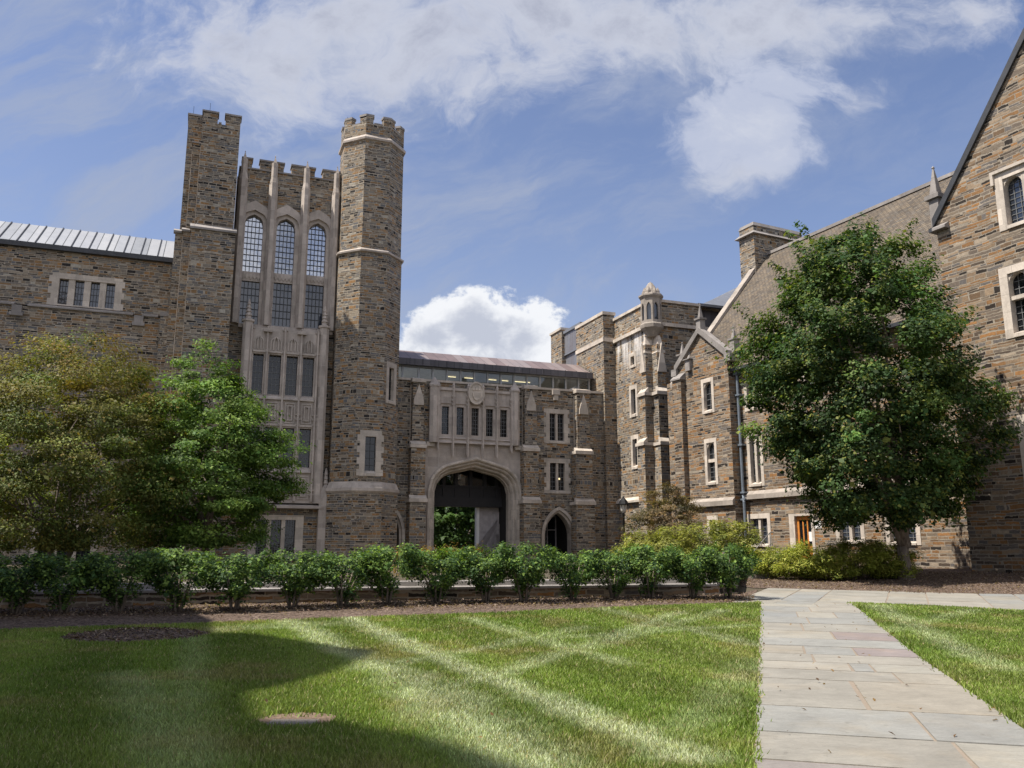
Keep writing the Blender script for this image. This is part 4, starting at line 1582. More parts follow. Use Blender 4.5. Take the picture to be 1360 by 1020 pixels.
    pl.build('side_panel', M['plaster'], top)
    po = MB()
    po.box(F, sp - .22, sp - .002, -3.3, -2.9, zb, zb0 - .002)
    po.build('post', M['white'], top)
    # five-light limestone bay
    nb = .25
    bay = MB()
    xs = [F.px(x, 560, nb)[0] for x in (581.5, 601.5, 621, 641, 659.5, 678.5)]
    lt = [F.px(x, y, nb) for x, y in ((591, 540), (611, 540.8), (630, 541.7), (649, 542.8), (668, 543.8))]
    lz1 = F.px(630, 542, nb)[1]
    lz0 = F.px(630, 578.5, nb)[1]
    hl = []
    for k in range(5):
        m = (xs[k] + xs[k + 1]) / 2
        hl.append((m - .27, m + .27, lz0, lz1))
    bay.shell(F, bL, bR, -.3, nb, zbb, zbt, hl)
    for a, b, z0, z1 in hl:
        # splayed surrounds
        o_ = [(a - .22, z0 - .3), (b + .22, z0 - .3), (b + .22, z1 + .22), (a - .22, z1 + .22), (a - .22, z0 - .3)]
        q_ = [(a, z0), (b, z0), (b, z1), (a, z1), (a, z0)]
        bay.strip([F.P(x, nb + .09, z) for x, z in o_], [F.P(x, nb - .26, z) for x, z in q_])
        bay.strip([F.P(x, nb + .09, z) for x, z in o_], [F.P(x, nb - .01, z) for x, z in o_])
    for k in range(6):
        s = xs[k]
        z_lo = zbb - 1.0 if 0 < k < 5 else zbb - .55
        bay.solid([F.P(s - .1, nb - .01, z_lo + .25), F.P(s - .05, nb + .24, z_lo), F.P(s + .05, nb + .24, z_lo), F.P(s + .1, nb - .01, z_lo + .25)],
                  [F.P(s - .1, nb - .01, zbt + .2), F.P(s - .05, nb + .24, zbt + .2), F.P(s + .05, nb + .24, zbt + .2), F.P(s + .1, nb - .01, zbt + .2)])
        pyramid_tip(bay, F, s, nb + .11, .16, zbt + .201, zbt + .6)
        for zq in (zbt - .6, zbt - .9, zbt - 1.2):
            bay.box(F, s - .15, s + .15, nb - .01, nb + .17, zq, zq + .12)
    for s in (bL + .12, bR - .12):
        c = F.P(s, nb + .02, 0)
        bay.lathe(c, [(.36, zbb), (.36, zbt + .05), (.42, zbt + .06), (.42, zbt + .18), (.05, zbt + .75)], 8, math.atan2(F.nr.y, F.nr.x) + math.pi / 8)
    bay.box(F, bL + .5, bR - .5, nb - .01, nb + .12, zbt - .14, zbt + .06)
    bay.wedge(F, bL, bR, nb - .01, nb + .12, zbb, zbb + .22, .06)
    bo = bay.build('window_bay', M['lime'], top)
    gp, le = MB(), MB()
    for a, b, z0, z1 in hl:
        gp.poly([F.P(a - .02, nb - .25, z0 - .02), F.P(b + .02, nb - .25, z0 - .02), F.P(b + .02, nb - .25, z1 + .02), F.P(a - .02, nb - .25, z1 + .02)])
        for i in (1, 2):
            x = a + (b - a) * i / 3
            le.box(F, x - .014, x + .014, nb - .245, nb - .21, z0, z1)
        for j in range(1, 7):
            z = z0 + (z1 - z0) * j / 7
            le.box(F, a, b, nb - .244, nb - .215, z - .014, z + .014)
    gp.build_each('pane', M['glass'], bo)
    le.build_each('leading', M['lead_pale'], bo)
    # shield medallion
    ms, mz = F.px(632, 522.5, .5)
    md = MB()
    N = 28

    def ell(k):
        return [(ms + .62 * k * math.cos(t_), mz + .84 * k * math.sin(t_)) for t_ in np.linspace(0, 2 * math.pi, N, endpoint=False)]
    md.prism(F, ell(1.0), nb - .05, nb + .36)
    for k0, k1, e in ((1.0, .84, .42), ):
        A_, B_ = ell(k0) + ell(k0)[:1], ell(k1) + ell(k1)[:1]
        md.strip([F.P(x, nb + e, z) for x, z in A_], [F.P(x, nb + e, z) for x, z in B_])
        md.strip([F.P(x, nb + e, z) for x, z in A_], [F.P(x, nb + .3, z) for x, z in A_])
        md.strip([F.P(x, nb + e, z) for x, z in B_], [F.P(x, nb + .3, z) for x, z in B_])
    shp = [(-.3, .02), (.3, .02), (.29, -.2), (.2, -.42), (0, -.58), (-.2, -.42), (-.29, -.2)]
    md.prism(F, [(ms + x, mz + z) for x, z in shp], nb + .355, nb + .47)
    for x in (-.22, 0, .22):
        md.prism(F, [(ms + x - .09, mz + .2), (ms + x + .09, mz + .2), (ms + x + .1, mz + .42), (ms + x, mz + .52), (ms + x - .1, mz + .42)], nb + .355, nb + .43)
    md.build('medallion', M['trim'], top)
    # side windows
    window(top, F, w1, 0, 2, jamb=.3, mull=.17, head=.34, sill=.3, quoin=True, grid=(2, 6), depth=.34, lead='lead_pale')
    wl = window(top, F, w2, 0, 2, jamb=.3, mull=.17, head=.34, sill=.3, quoin=True, grid=(2, 6), depth=.34, lead='lead_pale')
    s_, z_ = F.px(742.7, 636, -.2)
    gl = MB()
    gl.lathe(F.P(s_, -.2, 0), [(.01, z_ - .08), (.08, z_), (.01, z_ + .08)], 8)
    gl.build('lamp', M['glow'], wl)
    # buttresses
    for (u0, u1, l0, l1, ycap, yset, ylow, yb) in ((548, 563, 543.5, 565, 502, 590, 662, 505), (697.5, 713, 695.5, 717.5, 511.5, 595, 664, 514), (766.5, 783, 765.5, 790, 517, 599, 666, 520)):
        b = MB()
        t_ = MB()
        ua, ub = F.px(u0, 550, .55)[0], F.px(u1, 550, .55)[0]
        la, lb = F.px(l0, 700, .95)[0], F.px(l1, 700, .95)[0]
        ma, mb_ = (ua * .35 + la * .65), (ub * .35 + lb * .65)
        zs_, zl, zt = F.px(u0 + 8, yset, .7)[1], F.px(u0 + 8, ylow, .9)[1], F.px(u0 + 8, ycap, .5)[1]
        b.box(F, ua, ub, .001, .55, zs_ + .25, zt - .32)
        b.box(F, ma, mb_, .001, .8, zl + .25, zs_ - .25)
        b.box(F, la, lb, .001, 1.0, zb, zl - .25)
        t_.box(F, ua - .1, ub + .1, -.45, .68, zt - .318, zt - .1)
        t_.wedge(F, ua - .06, ub + .06, -.1, .62, zt - .099, zt + .12, .04)
        for a, c_, n_, zz, nn in ((ma, mb_, .8, zs_, .55), (la, lb, 1.0, zl, .8)):
            t_.box(F, a - .08, c_ + .08, .0015, n_ + .1, zz - .248, zz - .02)
            t_.wedge(F, a - .04, c_ + .04, nn - .05, n_ + .06, zz - .019, zz + .25, .03)
        m = (ua + ub) / 2
        zg = zt - 1.95
        t_.prism(F, [(m - .36, zg), (m + .36, zg), (m + .36, zg + .35), (m, zg + 1.5), (m - .36, zg + .35)], .545, .68)
        jl = MB()
        jl.box(F, ua - .05, ua - .002, .003, .03, zs_ - 1.0, zt - .4)
        bu = b.build('buttress', M['stone'], top)
        jl.build('joint', M['trim'], bu)
        t_.build_each('weathering', M['trim'], bu)
    W_.build('wall', M['stone'], top)
    # string course between the buttresses
    z = F.px(630, 592)[1]
    for a, b in ((566, 577), (683, 696)):
        C_.box(F, F.px(a, 592, .2)[0], F.px(b, 592, .2)[0], .045, .3, z - .2, z + .12)
    C_.build_each('coping', M['trim'], top)


gatehouse()


# ------------------------------------------------------------------ glazed gallery above and behind the gate
def gallery():
    n = -1.6
    sL, sR = F.px(520, 480, n)[0], F.px(784, 500, n)[0]
    top = empty('glass_gallery', F.P((sL + sR) / 2, n - 2, F.px(640, 512)[1]), 'glazed gallery with a coppery metal roof running above the gatehouse', 'gallery')
    ze = F.px(650, 487, n)[1]
    zr = F.px(650, 475, n - 2.4)[1]
    zf = F.px(640, 514)[1] - .3
    rf = MB()
    # overhanging shed roof
    rf.solid([F.P(sL, n + .35, ze), F.P(sL, n - 2.4, zr - .0), F.P(sL, n - 5.2, ze), F.P(sL, n - 5.2, ze - .25), F.P(sL, n + .35, ze - .25)],
             [F.P(sR, n + .35, ze), F.P(sR, n - 2.4, zr - .0), F.P(sR, n - 5.2, ze), F.P(sR, n - 5.2, ze - .25), F.P(sR, n + .35, ze - .25)])
    roof = rf.build('roof', M['copper'], top)
    gt = MB()
    gt.box(F, sL, sR, n + .351, n + .5, ze - .42, ze + .05)
    k = sL + .3
    while k < sR:
        gt.box(F, k, k + .05, n + .501, n + .54, ze - .42, ze + .08)
        k += .95
    gt.build('gutter', M['dark_clad'], roof)
    fr = MB()
    xs = [524] + [520 + x / 3.1875 for x in (47, 115, 175, 235, 292, 350, 407, 463, 518, 573, 628, 683, 737, 790)] + [782]
    for x in xs:
        s = F.px(x, 497, n)[0]
        fr.box(F, s - .06, s + .06, n - .12, n + .05, zf, ze - .26)
        fr.box(F, s - .06, s + .06, n - 4.8, n - 4.6, zf, ze - .26)
    for nn in (n - .02, n - 4.7):
        fr.box(F, sL, sR, nn - .03, nn + .03, zf + .1, zf + .35)
        fr.box(F, sL, sR, nn - .035, nn + .035, ze - .5, ze - .37)
    fr.build('frame', M['frame_metal'], top)
    gp = MB()
    for nn in (n - .05, n - 4.72):
        gp.poly([F.P(sL, nn, zf), F.P(sR, nn, zf), F.P(sR, nn, ze - .26), F.P(sL, nn, ze - .26)])
    gp.build_each('pane', M['clear'], top)
    it = MB()
    it.box(F, sL, sR, n - 4.5, n - .3, zf - .3, zf + .0)
    it.box(F, sL, sR, n - 4.6, n - .2, ze - .45, ze - .27)
    rng = random.Random(4)
    a = sL
    while a < sR - 1:
        b = a + rng.uniform(1.2, 3)
        if rng.random() < .5:
            it.box(F, a, min(b, sR) - .1, n - 3.9, n - 3.6, zf, zf + rng.uniform(.6, 1.6))
        a = b
    it.build('interior', M['ceiling'], top)
    lm = MB()
    for x in (601, 624, 655, 671, 690, 700):
        s = F.px(x, 490, n - 2)[0]
        lm.box(F, s - .35, s + .35, n - 2.27, n - 2.23, ze - .55, ze - .5)
    lm.build_each('ceiling_light', M['glow'], top)


gallery()

# ------------------------------------------------------------------ stair block with corner lantern
bo_s = F.px(819, 560, .35)[0]
BO = F.P(bo_s, .35, 0)
BW = Fac(BO.xy, (FD.y, -FD.x))                      # lit wall, runs towards the camera
sC = BW.px(869.5, 500)[0]
BC = BW.P(sC, 0, 0)
BF = Fac(BC.xy, FD)                                 # shaded front behind the gabled bay
M['stone_streak'] = stone_mat('streaked_rubble', .14, .42, [(p, tuple(c * 1.0 for c in col)) for p, col in OCH], (.42, .36, .29, 1), streak=BW.px(840, 444)[1])


def stair_block():
    top = empty('stair_block', BW.P(sC, -2, TZ), 'square stone block with white streaks on its sunny wall and a domed corner lantern', 'building')
    zb = TZ - .4
    zst = BW.px(840, 442.5)[1]
    zpa = BW.px(840, 414.5)[1]
    wr = [BW.rect(835.6, 468, 845, 488.5), BW.rect(836.3, 511.5, 846.8, 554), BW.rect(838.5, 577.6, 849, 623)]
    W_, T_ = MB(), MB()
    W_.wall(BW, 0, sC, zb, zst, 0, [hole(r_) for r_ in wr])
    W_.build('wall', M['stone_streak'], top)
    W_ = MB()
    W_.wall(BW, 0, sC, zst, zpa, .06)
    W_.poly([BW.P(0, .06, zpa), BW.P(sC, .06, zpa), BW.P(sC, -14, zpa), BW.P(0, -14, zpa)])
    W_.wall(BF, 0, 16, zb, zst, 0)
    W_.wall(BF, 0, BF.px(930, 430)[0], zst, zpa, .06)
    T_.box(BW, .0, sC, .061, .2, zst - .16, zst + .1)
    T_.box(BF, .0, 16, .061, .2, zst - .16, zst + .1)
    T_.box(BW, .0, sC, -.4, .18, zpa + .002, zpa + .2)
    T_.box(BF, .0, BF.px(930, 430)[0], -.4, .18, zpa + .002, zpa + .2)
    zlo = BW.px(840, 663)[1]
    T_.wedge(BW, 0, sC - 1.3, -.01, .25, zlo - .25, zlo + .15, .15)
    # corner pier at the gatehouse side
    pL, pR = F.px(803.8, 560, .36)[0], bo_s - .003
    zp = F.px(811, 415.5, .36)[1]
    zs2 = F.px(811, 451, .36)[1]
    W_.box(F, pL, pR, -4.6, .36, zb, zp - .2)
    T_.box(F, pL - .08, pR + .08, -4.66, .45, zp - .198, zp + .05)
    T_.box(F, pL - .07, pR + .002, -4.65, .43, zs2 - .2, zs2 + .12)
    # pair of corner buttresses
    for Fx, a, b, n_ in ((BW, BW.px(853.5, 600, .8)[0], BW.px(859.5, 600, .8)[0], .8), (BF, BF.px(878, 600, .8)[0], BF.px(889, 600, .8)[0], .8)):
        bu, we = MB(), MB()
        z1, z2 = Fx.px(860 if Fx is BW else 884, 519, n_)[1], Fx.px(860 if Fx is BW else 884, 586, n_)[1]
        z0 = Fx.px(860, 455, n_)[1]
        bu.box(Fx, a, b, .001, n_ - .1, z1, z0)
        bu.box(Fx, a - .12, b + .12, .001, n_ + .1, z2, z1 - .3)
        bu.box(Fx, a - .2, b + .2, .001, n_ + .3, zb, z2 - .3)
        # carved head of the buttress
        we.solid([Fx.P(a - .02, .002, z0 - .6), Fx.P(a - .02, n_ - .06, z0 - .6), Fx.P(b + .02, n_ - .06, z0 - .6), Fx.P(b + .02, .002, z0 - .6)],
                 [Fx.P(a + .25, .002, z0 + .7), Fx.P(a + .25, n_ - .3, z0 + .7), Fx.P(b - .25, n_ - .3, z0 + .7), Fx.P(b - .25, .002, z0 + .7)])
        we.prism(Fx, [(a - .03, z0 - 2.0), (b + .03, z0 - 2.0), ((a + b) / 2, z0 + .1)], n_ - .1, n_ + .02)
        for zz, e0, e1 in ((z1, n_ - .15, n_ + .1), (z2, n_ + .05, n_ + .3)):
            we.box(Fx, a - .28, b + .28, .0015, e1 + .12, zz - .298, zz - .08)
            we.wedge(Fx, a - .2, b + .2, e0, e1 + .05, zz - .079, zz + .3, .04)
        bo = bu.build('buttress', M['stone'], top)
        we.build_each('weathering', M['trim'], bo)
    W_.build('wall', M['stone'], top)
    T_.build_each('string_course', M['trim'], top)
    for r_ in wr:
        window(top, BW, r_, 0, 1, jamb=.26, head=.3, sill=.36, grid=(2, 5), depth=.3, glass='glass')
    # lantern
    c = BW.P(sC, .1, 0)
    zA, zB = BW.px(870, 429.5)[1], BW.px(870, 397)[1]
    zC, zD = BW.px(870, 383)[1], BW.px(869.4, 374)[1]
    rw = (BF.px(881.8, 410)[0] - BF.px(857.8, 410)[0]) / 2
    rot = math.atan2(F.nr.y, F.nr.x) + math.pi / 8
    L = MB()
    L.lathe(c, [(rw * .45, zA - .95), (rw * .8, zA - .6), (rw * 1.1, zA - .35), (rw * 1.15, zA - .1), (rw * 1.0, zA + .02)], 8, rot)
    L.lathe(c, [(rw, zA + .021), (rw, zA + .2), (rw * .8, zA + .22), (rw * .8, zB)], 8, rot, False)
    hh = zB - zA
    for k in range(8):
        an = rot + k * math.pi / 4
        p0 = Vector((c.x + rw * math.cos(an), c.y + rw * math.sin(an)))
        p1 = Vector((c.x + rw * math.cos(an + math.pi / 4), c.y + rw * math.sin(an + math.pi / 4)))
        ff = Fac((p0 + p1) / 2, (p1 - p0))
        hw = (p1 - p0).length / 2
        sg = 1 if ff.nr.dot((p0 + p1) / 2 - c.xy) > 0 else -1
        ip = legs(arch(-hw * .58, hw * .58, zA + hh * .62, hh * .22, 'pointed', 6), zA + .2)
        op = [(-hw, zA + .2), (-hw, zA + hh * .62)] + [(x * 1.0 / .58 if abs(x) > 1e-6 else 0, zB - .0) for x, z in ip[2:-2]] + [(hw, zA + hh * .62), (hw, zA + .2)]
        op = [(-hw, z if i < 2 else zB) for i, (x, z) in enumerate(op[:2])] + [(x / .58, zB) for x, z in ip[2:-2]] + [(hw, op[-2][1]), (hw, op[-1][1])]
        L.strip([ff.P(x, 0, z) for x, z in op], [ff.P(x, 0, z) for x, z in ip])
        L.strip([ff.P(x, 0, z) for x, z in ip], [ff.P(x, -.12 * sg, z) for x, z in ip])
    L.lathe(c, [(rw, zB - .12), (rw * 1.02, zB), (rw * 1.2, zB + .2), (rw * 1.2, zB + .32), (rw * .76, zB + .46), (rw * .7, zC - .1)], 8, rot, False)
    for k in range(8):
        an = rot + (k + .5) * math.pi / 4
        q = Vector((c.x + rw * .68 * math.cos(an), c.y + rw * .68 * math.sin(an)))
        L.lathe(q, [(.16, zB + .45), (.16, zC - .15), (.02, zC + .12)], 4, an)
    L.lathe(c, [(rw * .66, zC - .12), (rw * .60, zC + .02), (rw * .42, zC + .28), (rw * .2, zC + .52), (rw * .08, zD - .16), (rw * .12, zD - .09), (.01, zD + .12)], 8, rot)
    lan = L.build('lantern', M['dlime'], top)
    pn = MB()
    pn.lathe(c, [(rw * .82, zA + .25), (rw * .82, zB - .15)], 8, rot, False)
    pn.build('pane', M['glass_mid'], lan)


stair_block()


def clad_volume():
    # metal-clad plant room between the two stone piers, in the plane of the lit wall
    a = F.P(F.px(787, 430, -4.6)[0], -4.61, 0)
    top = empty('plant_room', a, 'metal clad plant room with vertical seams between stone piers above the gallery', 'plant room')
    K = Fac(F.P(F.px(803.8, 560, .36)[0], .36, 0).xy, (FD.y, -FD.x))
    n = -.25
    s0 = K.px(751.3, 470, n)[0]
    s1 = -4.6 + .35
    zt0 = K.px(770, 433.5, n)[1]
    zs = K.px(770, 463.5, n)[1]
    w = MB()
    w.shell(K, s0, s1, n - 5, n, 10, zs)
    w.shell(K, s0, s1, n - 5, n + .1, zs + .12, zt0)
    w.build('wall', M['clad'], top)
    c = MB()
    c.box(K, s0, s1, n - 5, n + .16, zs + .001, zs + .119)
    c.box(K, s0 - .1, s1, n - 5.1, n + .22, zt0 + .001, zt0 + .25)
    c.build_each('coping', M['pale_metal'], top)
    p = MB()
    p0 = K.px(736.6, 470, n)[0]
    zp = K.px(744, 443.5, n)[1]
    p.box(K, p0, s0 - .01, n - 5, n + .35, 8, zp + .1)
    p.build('stone_pier', M['stone'], top)
    c = MB()
    c.box(K, p0 - .1, s0 - .01, n - 5.1, n + .45, zp + .101, zp + .3)
    c.build('pier_coping', M['trim'], top)


clad_volume()


def rear_roof():
    n = -.6
    s0 = BF.px(928, 430, n)[0]
    s1 = s0 + 16
    top = empty('rear_block', BF.P(s0, n, TZ), 'rear block with dark metal cladding and a pale metal roof behind the tiled gable', 'building')
    zt = BF.px(945, 409, n)[1]
    w = MB()
    w.box(BF, s0, s1, n - 9, n, 10, zt)
    w.build('wall', M['dark_clad'], top)
    r_ = MB()
    sr, zr = BF.px(990, 379, n - 9)
    lo = [(s0 - .1, n + .2, zt + .002), (s1, n + .2, zt + .002), (s1, n - 9, zr + 1.5), (sr, n - 9, zr), (s0 + .5, n - 9, zt + .002)]
    r_.solid([BF.P(*q) for q in lo], [BF.P(a, b, c + .2) for a, b, c in lo])
    r_.build('roof', M['pale_metal'], top)


rear_roof()


# ------------------------------------------------------------------ right hall
def ray_plane(px, py, P0, N):
    r_ = ray(px, py)
    o = Vector((0, 0, EYE))
    t = (P0 - o).dot(N) / r_.dot(N)
    return o + r_ * t


def hall():
    top = empty('hall', R.P(0, -3, .6), 'long stone hall with a mottled tiled roof, chimney and big gable on the right', 'building')
    zb = .2
    B3 = 'stone_big'
    ze = R.px(990, 485.5, .3)[1]
    sA, sB = R.px(968, 560)[0], 16.0
    pts_w = {'g1': R.rect(994, 682, 1024, 726), 'g2': R.rect(1110, 676, 1148, 722), 'g3': R.rect(1176, 674, 1222, 724), 'm1': R.rect(993, 572, 1014, 646), 'u1': R.rect(988, 490, 1012, 545)}
    pts_w['m2'] = tuple(pts_w['m1'][k] + (4.6 if k < 2 else 0) for k in range(4))
    pts_w['u2'] = tuple(pts_w['u1'][k] + (4.6 if k < 2 else 0) for k in range(4))
    door = R.rect(1049, 682, 1082, 726)
    holes = [hole(v) for v in pts_w.values()] + [(door[0] + .05, door[1] - .05, zb, door[3] - .05)]
    W_, T_ = MB(), MB()
    W_.wall(R, sA - 6, sB, zb, ze + .3, 0, holes)
    W_.build('wall', M[B3], top)
    zs = R.px(1020, 655)[1]
    T_.wedge(R, sA, sB, .001, .22, zs - .28, zs + .2, .26)
    for k, v in pts_w.items():
        if k[0] == 'g':
            window(top, R, v, 0, 2, jamb=.24, mull=.18, head=.28, sill=.2, grid=(2, 6), depth=.3, lead='lead_pale', glass='glass_mid')
        else:
            window(top, R, v, 0, 2, jamb=.24, mull=.18, head=.28, sill=.3, grid=(2, 6), depth=.3, arched=('pointed', .45), lead='lead_pale')
    # door
    d0, d1, dz = R.px(1056, 700)[0], R.px(1078, 700)[0], R.px(1067, 685)[1]
    ds = MB()
    ds.box(R, door[0], d0, -.5, .03, zb, door[3])
    ds.box(R, d1, door[1], -.5, .03, zb, door[3])
    ds.box(R, d0, d1, -.5, .028, dz, door[3])
    sur = ds.build('door_surround', M['trim'], top)
    dr = MB()
    dw = d1 - d0
    nn = -.14
    zd0 = .75
    for a, b in ((0, .14), (.86, 1)):
        dr.box(R, d0 + a * dw, d0 + b * dw, nn - .06, nn, zd0, dz - .001)
    zm = zd0 + .95
    dr.box(R, d0 + .14 * dw, d0 + .86 * dw, nn - .06, nn - .002, dz - .22, dz - .001)
    dr.box(R, d0 + .14 * dw, d0 + .86 * dw, nn - .06, nn - .002, zd0, zm)
    for a in (.34, .6):
        dr.box(R, d0 + a * dw, d0 + (a + .07) * dw, nn - .055, nn - .004, zm, dz - .22)
    do = dr.build('door', M['oak'], top)
    pg = MB()
    pg.poly([R.P(d0, nn - .04, zm), R.P(d1, nn - .04, zm), R.P(d1, nn - .04, dz), R.P(d0, nn - .04, dz)])
    pg.build('pane', M['glass'], do)
    pp = MB()
    a = d0 + .66 * dw
    pp.box(R, a, a + .2 * dw, nn - .03, nn - .02, zm + .25, zm + .75)
    pp.build('notice', M['paper'], do)
    hd = MB()
    hd.tube([R.P(d0 + .08 * dw, nn + .06, zm - .15), R.P(d0 + .08 * dw, nn + .06, zm + .15)], .02, 6)
    hd.build('handle', M['rail'], do)
    # roof
    pitch = math.radians(50)
    ne = .45
    lo, hi = 1.0, 20.0
    for _ in range(50):
        m = (lo + hi) / 2
        z_on = ze + (m + ne) * math.tan(pitch)
        if R.px(1150, 282.5, -m)[1] > z_on: lo = m
        else: hi = m
    wdg = lo
    zr = ze + (wdg + ne) * math.tan(pitch)
    nvec = (R.P(0, 0, 0) - R.P(0, -1, -math.tan(pitch)) ) 
    slope_n = Vector((R.nr.x * math.sin(pitch), R.nr.y * math.sin(pitch), math.cos(pitch)))
    P0 = R.P(0, ne, ze)
    q = ray_plane(968, 406, P0, slope_n)
    s_end = (q.xy - R.O).dot(R.d)
    rf = MB()
    th = .25
    rf.solid([R.P(s_end, ne, ze), R.P(s_end, -wdg, zr), R.P(s_end, -2 * wdg - ne, ze), R.P(s_end, -2 * wdg - ne, ze - th), R.P(s_end, -wdg, zr - th), R.P(s_end, ne, ze - th)],
             [R.P(sB, ne, ze), R.P(sB, -wdg, zr), R.P(sB, -2 * wdg - ne, ze), R.P(sB, -2 * wdg - ne, ze - th), R.P(sB, -wdg, zr - th), R.P(sB, ne, ze - th)])
    roof = rf.build('roof', M['slate'], top)
    rg = MB()
    rg.box(R, s_end, sB, -wdg - .15, -wdg + .15, zr - .05, zr + .16)
    rg.build('ridge', M['dtrim'], roof)
    gt = MB()
    gt.box(R, sA + .2, sB, ne - .02, ne + .16, ze - .2, ze - .02)
    gt.build('gutter', M['gutter'], roof)
    # end gable wall under the verge coping
    eg = MB()
    eg.solid([R.P(s_end - .02, .0, zb), R.P(s_end - .02, .0, ze - .3), R.P(s_end - .02, -wdg, zr - .3), R.P(s_end - .02, -2 * wdg, ze - .3), R.P(s_end - .02, -2 * wdg, zb)],
             [R.P(s_end + .5, .0, zb), R.P(s_end + .5, .0, ze - .3), R.P(s_end + .5, -wdg, zr - .3), R.P(s_end + .5, -2 * wdg, ze - .3), R.P(s_end + .5, -2 * wdg, zb)])
    eg.build('end_wall', M[B3], top)
    vc = MB()
    tn = math.tan(pitch)
    vc.solid([R.P(s_end - .15, ne + .1, ze - .2), R.P(s_end - .15, -wdg, zr + .12), R.P(s_end - .15, -wdg, zr + .42), R.P(s_end - .15, ne + .1, ze + .12)],
             [R.P(s_end + .45, ne + .1, ze - .2), R.P(s_end + .45, -wdg, zr + .12), R.P(s_end + .45, -wdg, zr + .42), R.P(s_end + .45, ne + .1, ze + .12)])
    vc.build('verge_coping', M['dlime'], top)
    # chimney astride the ridge inside the verge
    ch, cp = MB(), MB()
    c0 = R.px(983, 345, -wdg + 1.3)[0]
    c1 = R.px(1003, 345, -wdg + 1.3)[0]
    nF = -wdg + 1.3
    zt = R.px(993, 297, nF)[1]
    nB = nF - 4.8
    ch.box(R, c0, c1, nB, nF, ze + 3, zt - .9)
    ch.box(R, c0 + .03, c1 - .03, nB + .03, nF - .03, zt - .9, zt - .25)
    cp.solid([R.P(c0 - .25, nF + .25, zt - .95), R.P(c1 + .25, nF + .25, zt - .95), R.P(c1 + .25, nB - .25, zt - .95), R.P(c0 - .25, nB - .25, zt - .95)],
             [R.P(c0 - .02, nF + .02, zt - .7), R.P(c1 + .02, nF + .02, zt - .7), R.P(c1 + .02, nB - .02, zt - .7), R.P(c0 - .02, nB - .02, zt - .7)])
    cp.solid([R.P(c0 - .02, nF + .02, zt - .28), R.P(c1 + .02, nF + .02, zt - .28), R.P(c1 + .02, nB - .02, zt - .28), R.P(c0 - .02, nB - .02, zt - .28)],
             [R.P(c0 + .08, nF - .08, zt), R.P(c1 - .08, nF - .08, zt), R.P(c1 - .08, nB + .08, zt), R.P(c0 + .08, nB + .08, zt)])
    cho = ch.build('chimney', M['stone'], roof)
    # stays a sub-part: the cap goes on the hall itself
    cp.build('chimney_cap', M['dtrim'], top)

    # --- narrow gabled bay
    nb = .75
    b0, b1 = R.px(903, 580, nb)[0], R.px(971.5, 580, nb)[0]
    zk = R.px(962, 474, nb)[1]
    zk0 = R.px(910, 487, nb)[1]
    sa, za = R.px(938.8, 440, nb)
    wb = [R.rect(932, 502, 948.5, 549, nb), R.rect(936.5, 582, 953, 644, nb), R.rect(940, 684.7, 954.5, 722, nb)]
    y = MB()
    y.wall(R, b0, b1, zb, zk, nb, [hole(v) for v in wb])
    sa = (b0 + b1) / 2
    y.poly([R.P(b0, nb, zk), R.P(b1, nb, zk), R.P(sa, nb, za)])
    y.poly([R.P(b1, nb, zb), R.P(b1, -.02, zb), R.P(b1, -.02, zk), R.P(b1, nb, zk)])
    y.poly([R.P(b0, nb, zb), R.P(b0, -4, zb), R.P(b0, -4, zk), R.P(b0, nb, zk)])
    y.build('bay_wall', M[B3], top)
    yr = MB()
    # bay roof running back into the main slope
    bk = -(za - ze) / tn - .5
    for s_ in (b0 - .05, b1 + .05):
        yr.poly([R.P(s_, nb - .3, zk - .02), R.P(s_, bk - 2, zk - .02), R.P(sa, bk - 2, za - .02), R.P(sa, nb - .3, za - .02)])
    yr.build('bay_roof', M['slate'], top)
    for r_ in (0, 1, 2):
        v = wb[r_]
        if r_ == 0:
            window(top, R, v, nb, 1, jamb=.22, head=.26, sill=.3, arched=('pointed', .4), grid=(2, 5), depth=.3, lead='lead_pale')
        elif r_ == 1:
            zm_ = v[2] + (v[3] - v[2]) * .52
            window(top, R, v, nb, 1, rows=[(v[2] + .2, zm_ - .1), (zm_ + .1, v[3] - .3)], jamb=.22, head=.26, sill=.3, arched=('pointed', .4), grid=(2, 7), depth=.3, lead='lead_pale')
        else:
            window(top, R, v, nb, 1, jamb=.22, head=.26, sill=.2, grid=(2, 5), depth=.3, lead='lead_pale')
    k = MB()
    for s_, e in ((b0, -1), (b1, 1)):
        # sloped coping stones with kneelers
        k.solid([R.P(s_ + .12 * e, nb - .35, zk - .1), R.P(s_ + .12 * e, nb + .18, zk - .1), R.P(sa, nb + .18, za + .02), R.P(sa, nb - .35, za + .02)],
                [R.P(s_ + .12 * e, nb - .35, zk + .35), R.P(s_ + .12 * e, nb + .18, zk + .35), R.P(sa, nb + .18, za + .42), R.P(sa, nb - .35, za + .42)])
        k.box(R, min(s_ - .1 * e, s_ + .42 * e), max(s_ - .1 * e, s_ + .42 * e), nb - .7, nb + .2, zk - .35, zk + .1)
    k.build_each('gable_coping', M['dtrim'], top)
    pk = MB()
    zt_ = max(R.px(939, 412, nb)[1], za + 2.0)
    pk.box(R, sa - .2, sa + .2, nb - .28, nb + .12, za + .2, za + .9)
    pk.box(R, sa - .28, sa + .28, nb - .36, nb + .2, za + .9, za + 1.02)
    pyramid_tip(pk, R, sa, nb - .08, .24, za + 1.021, zt_)
    pk.build('pinnacle', M['dtrim'], top)
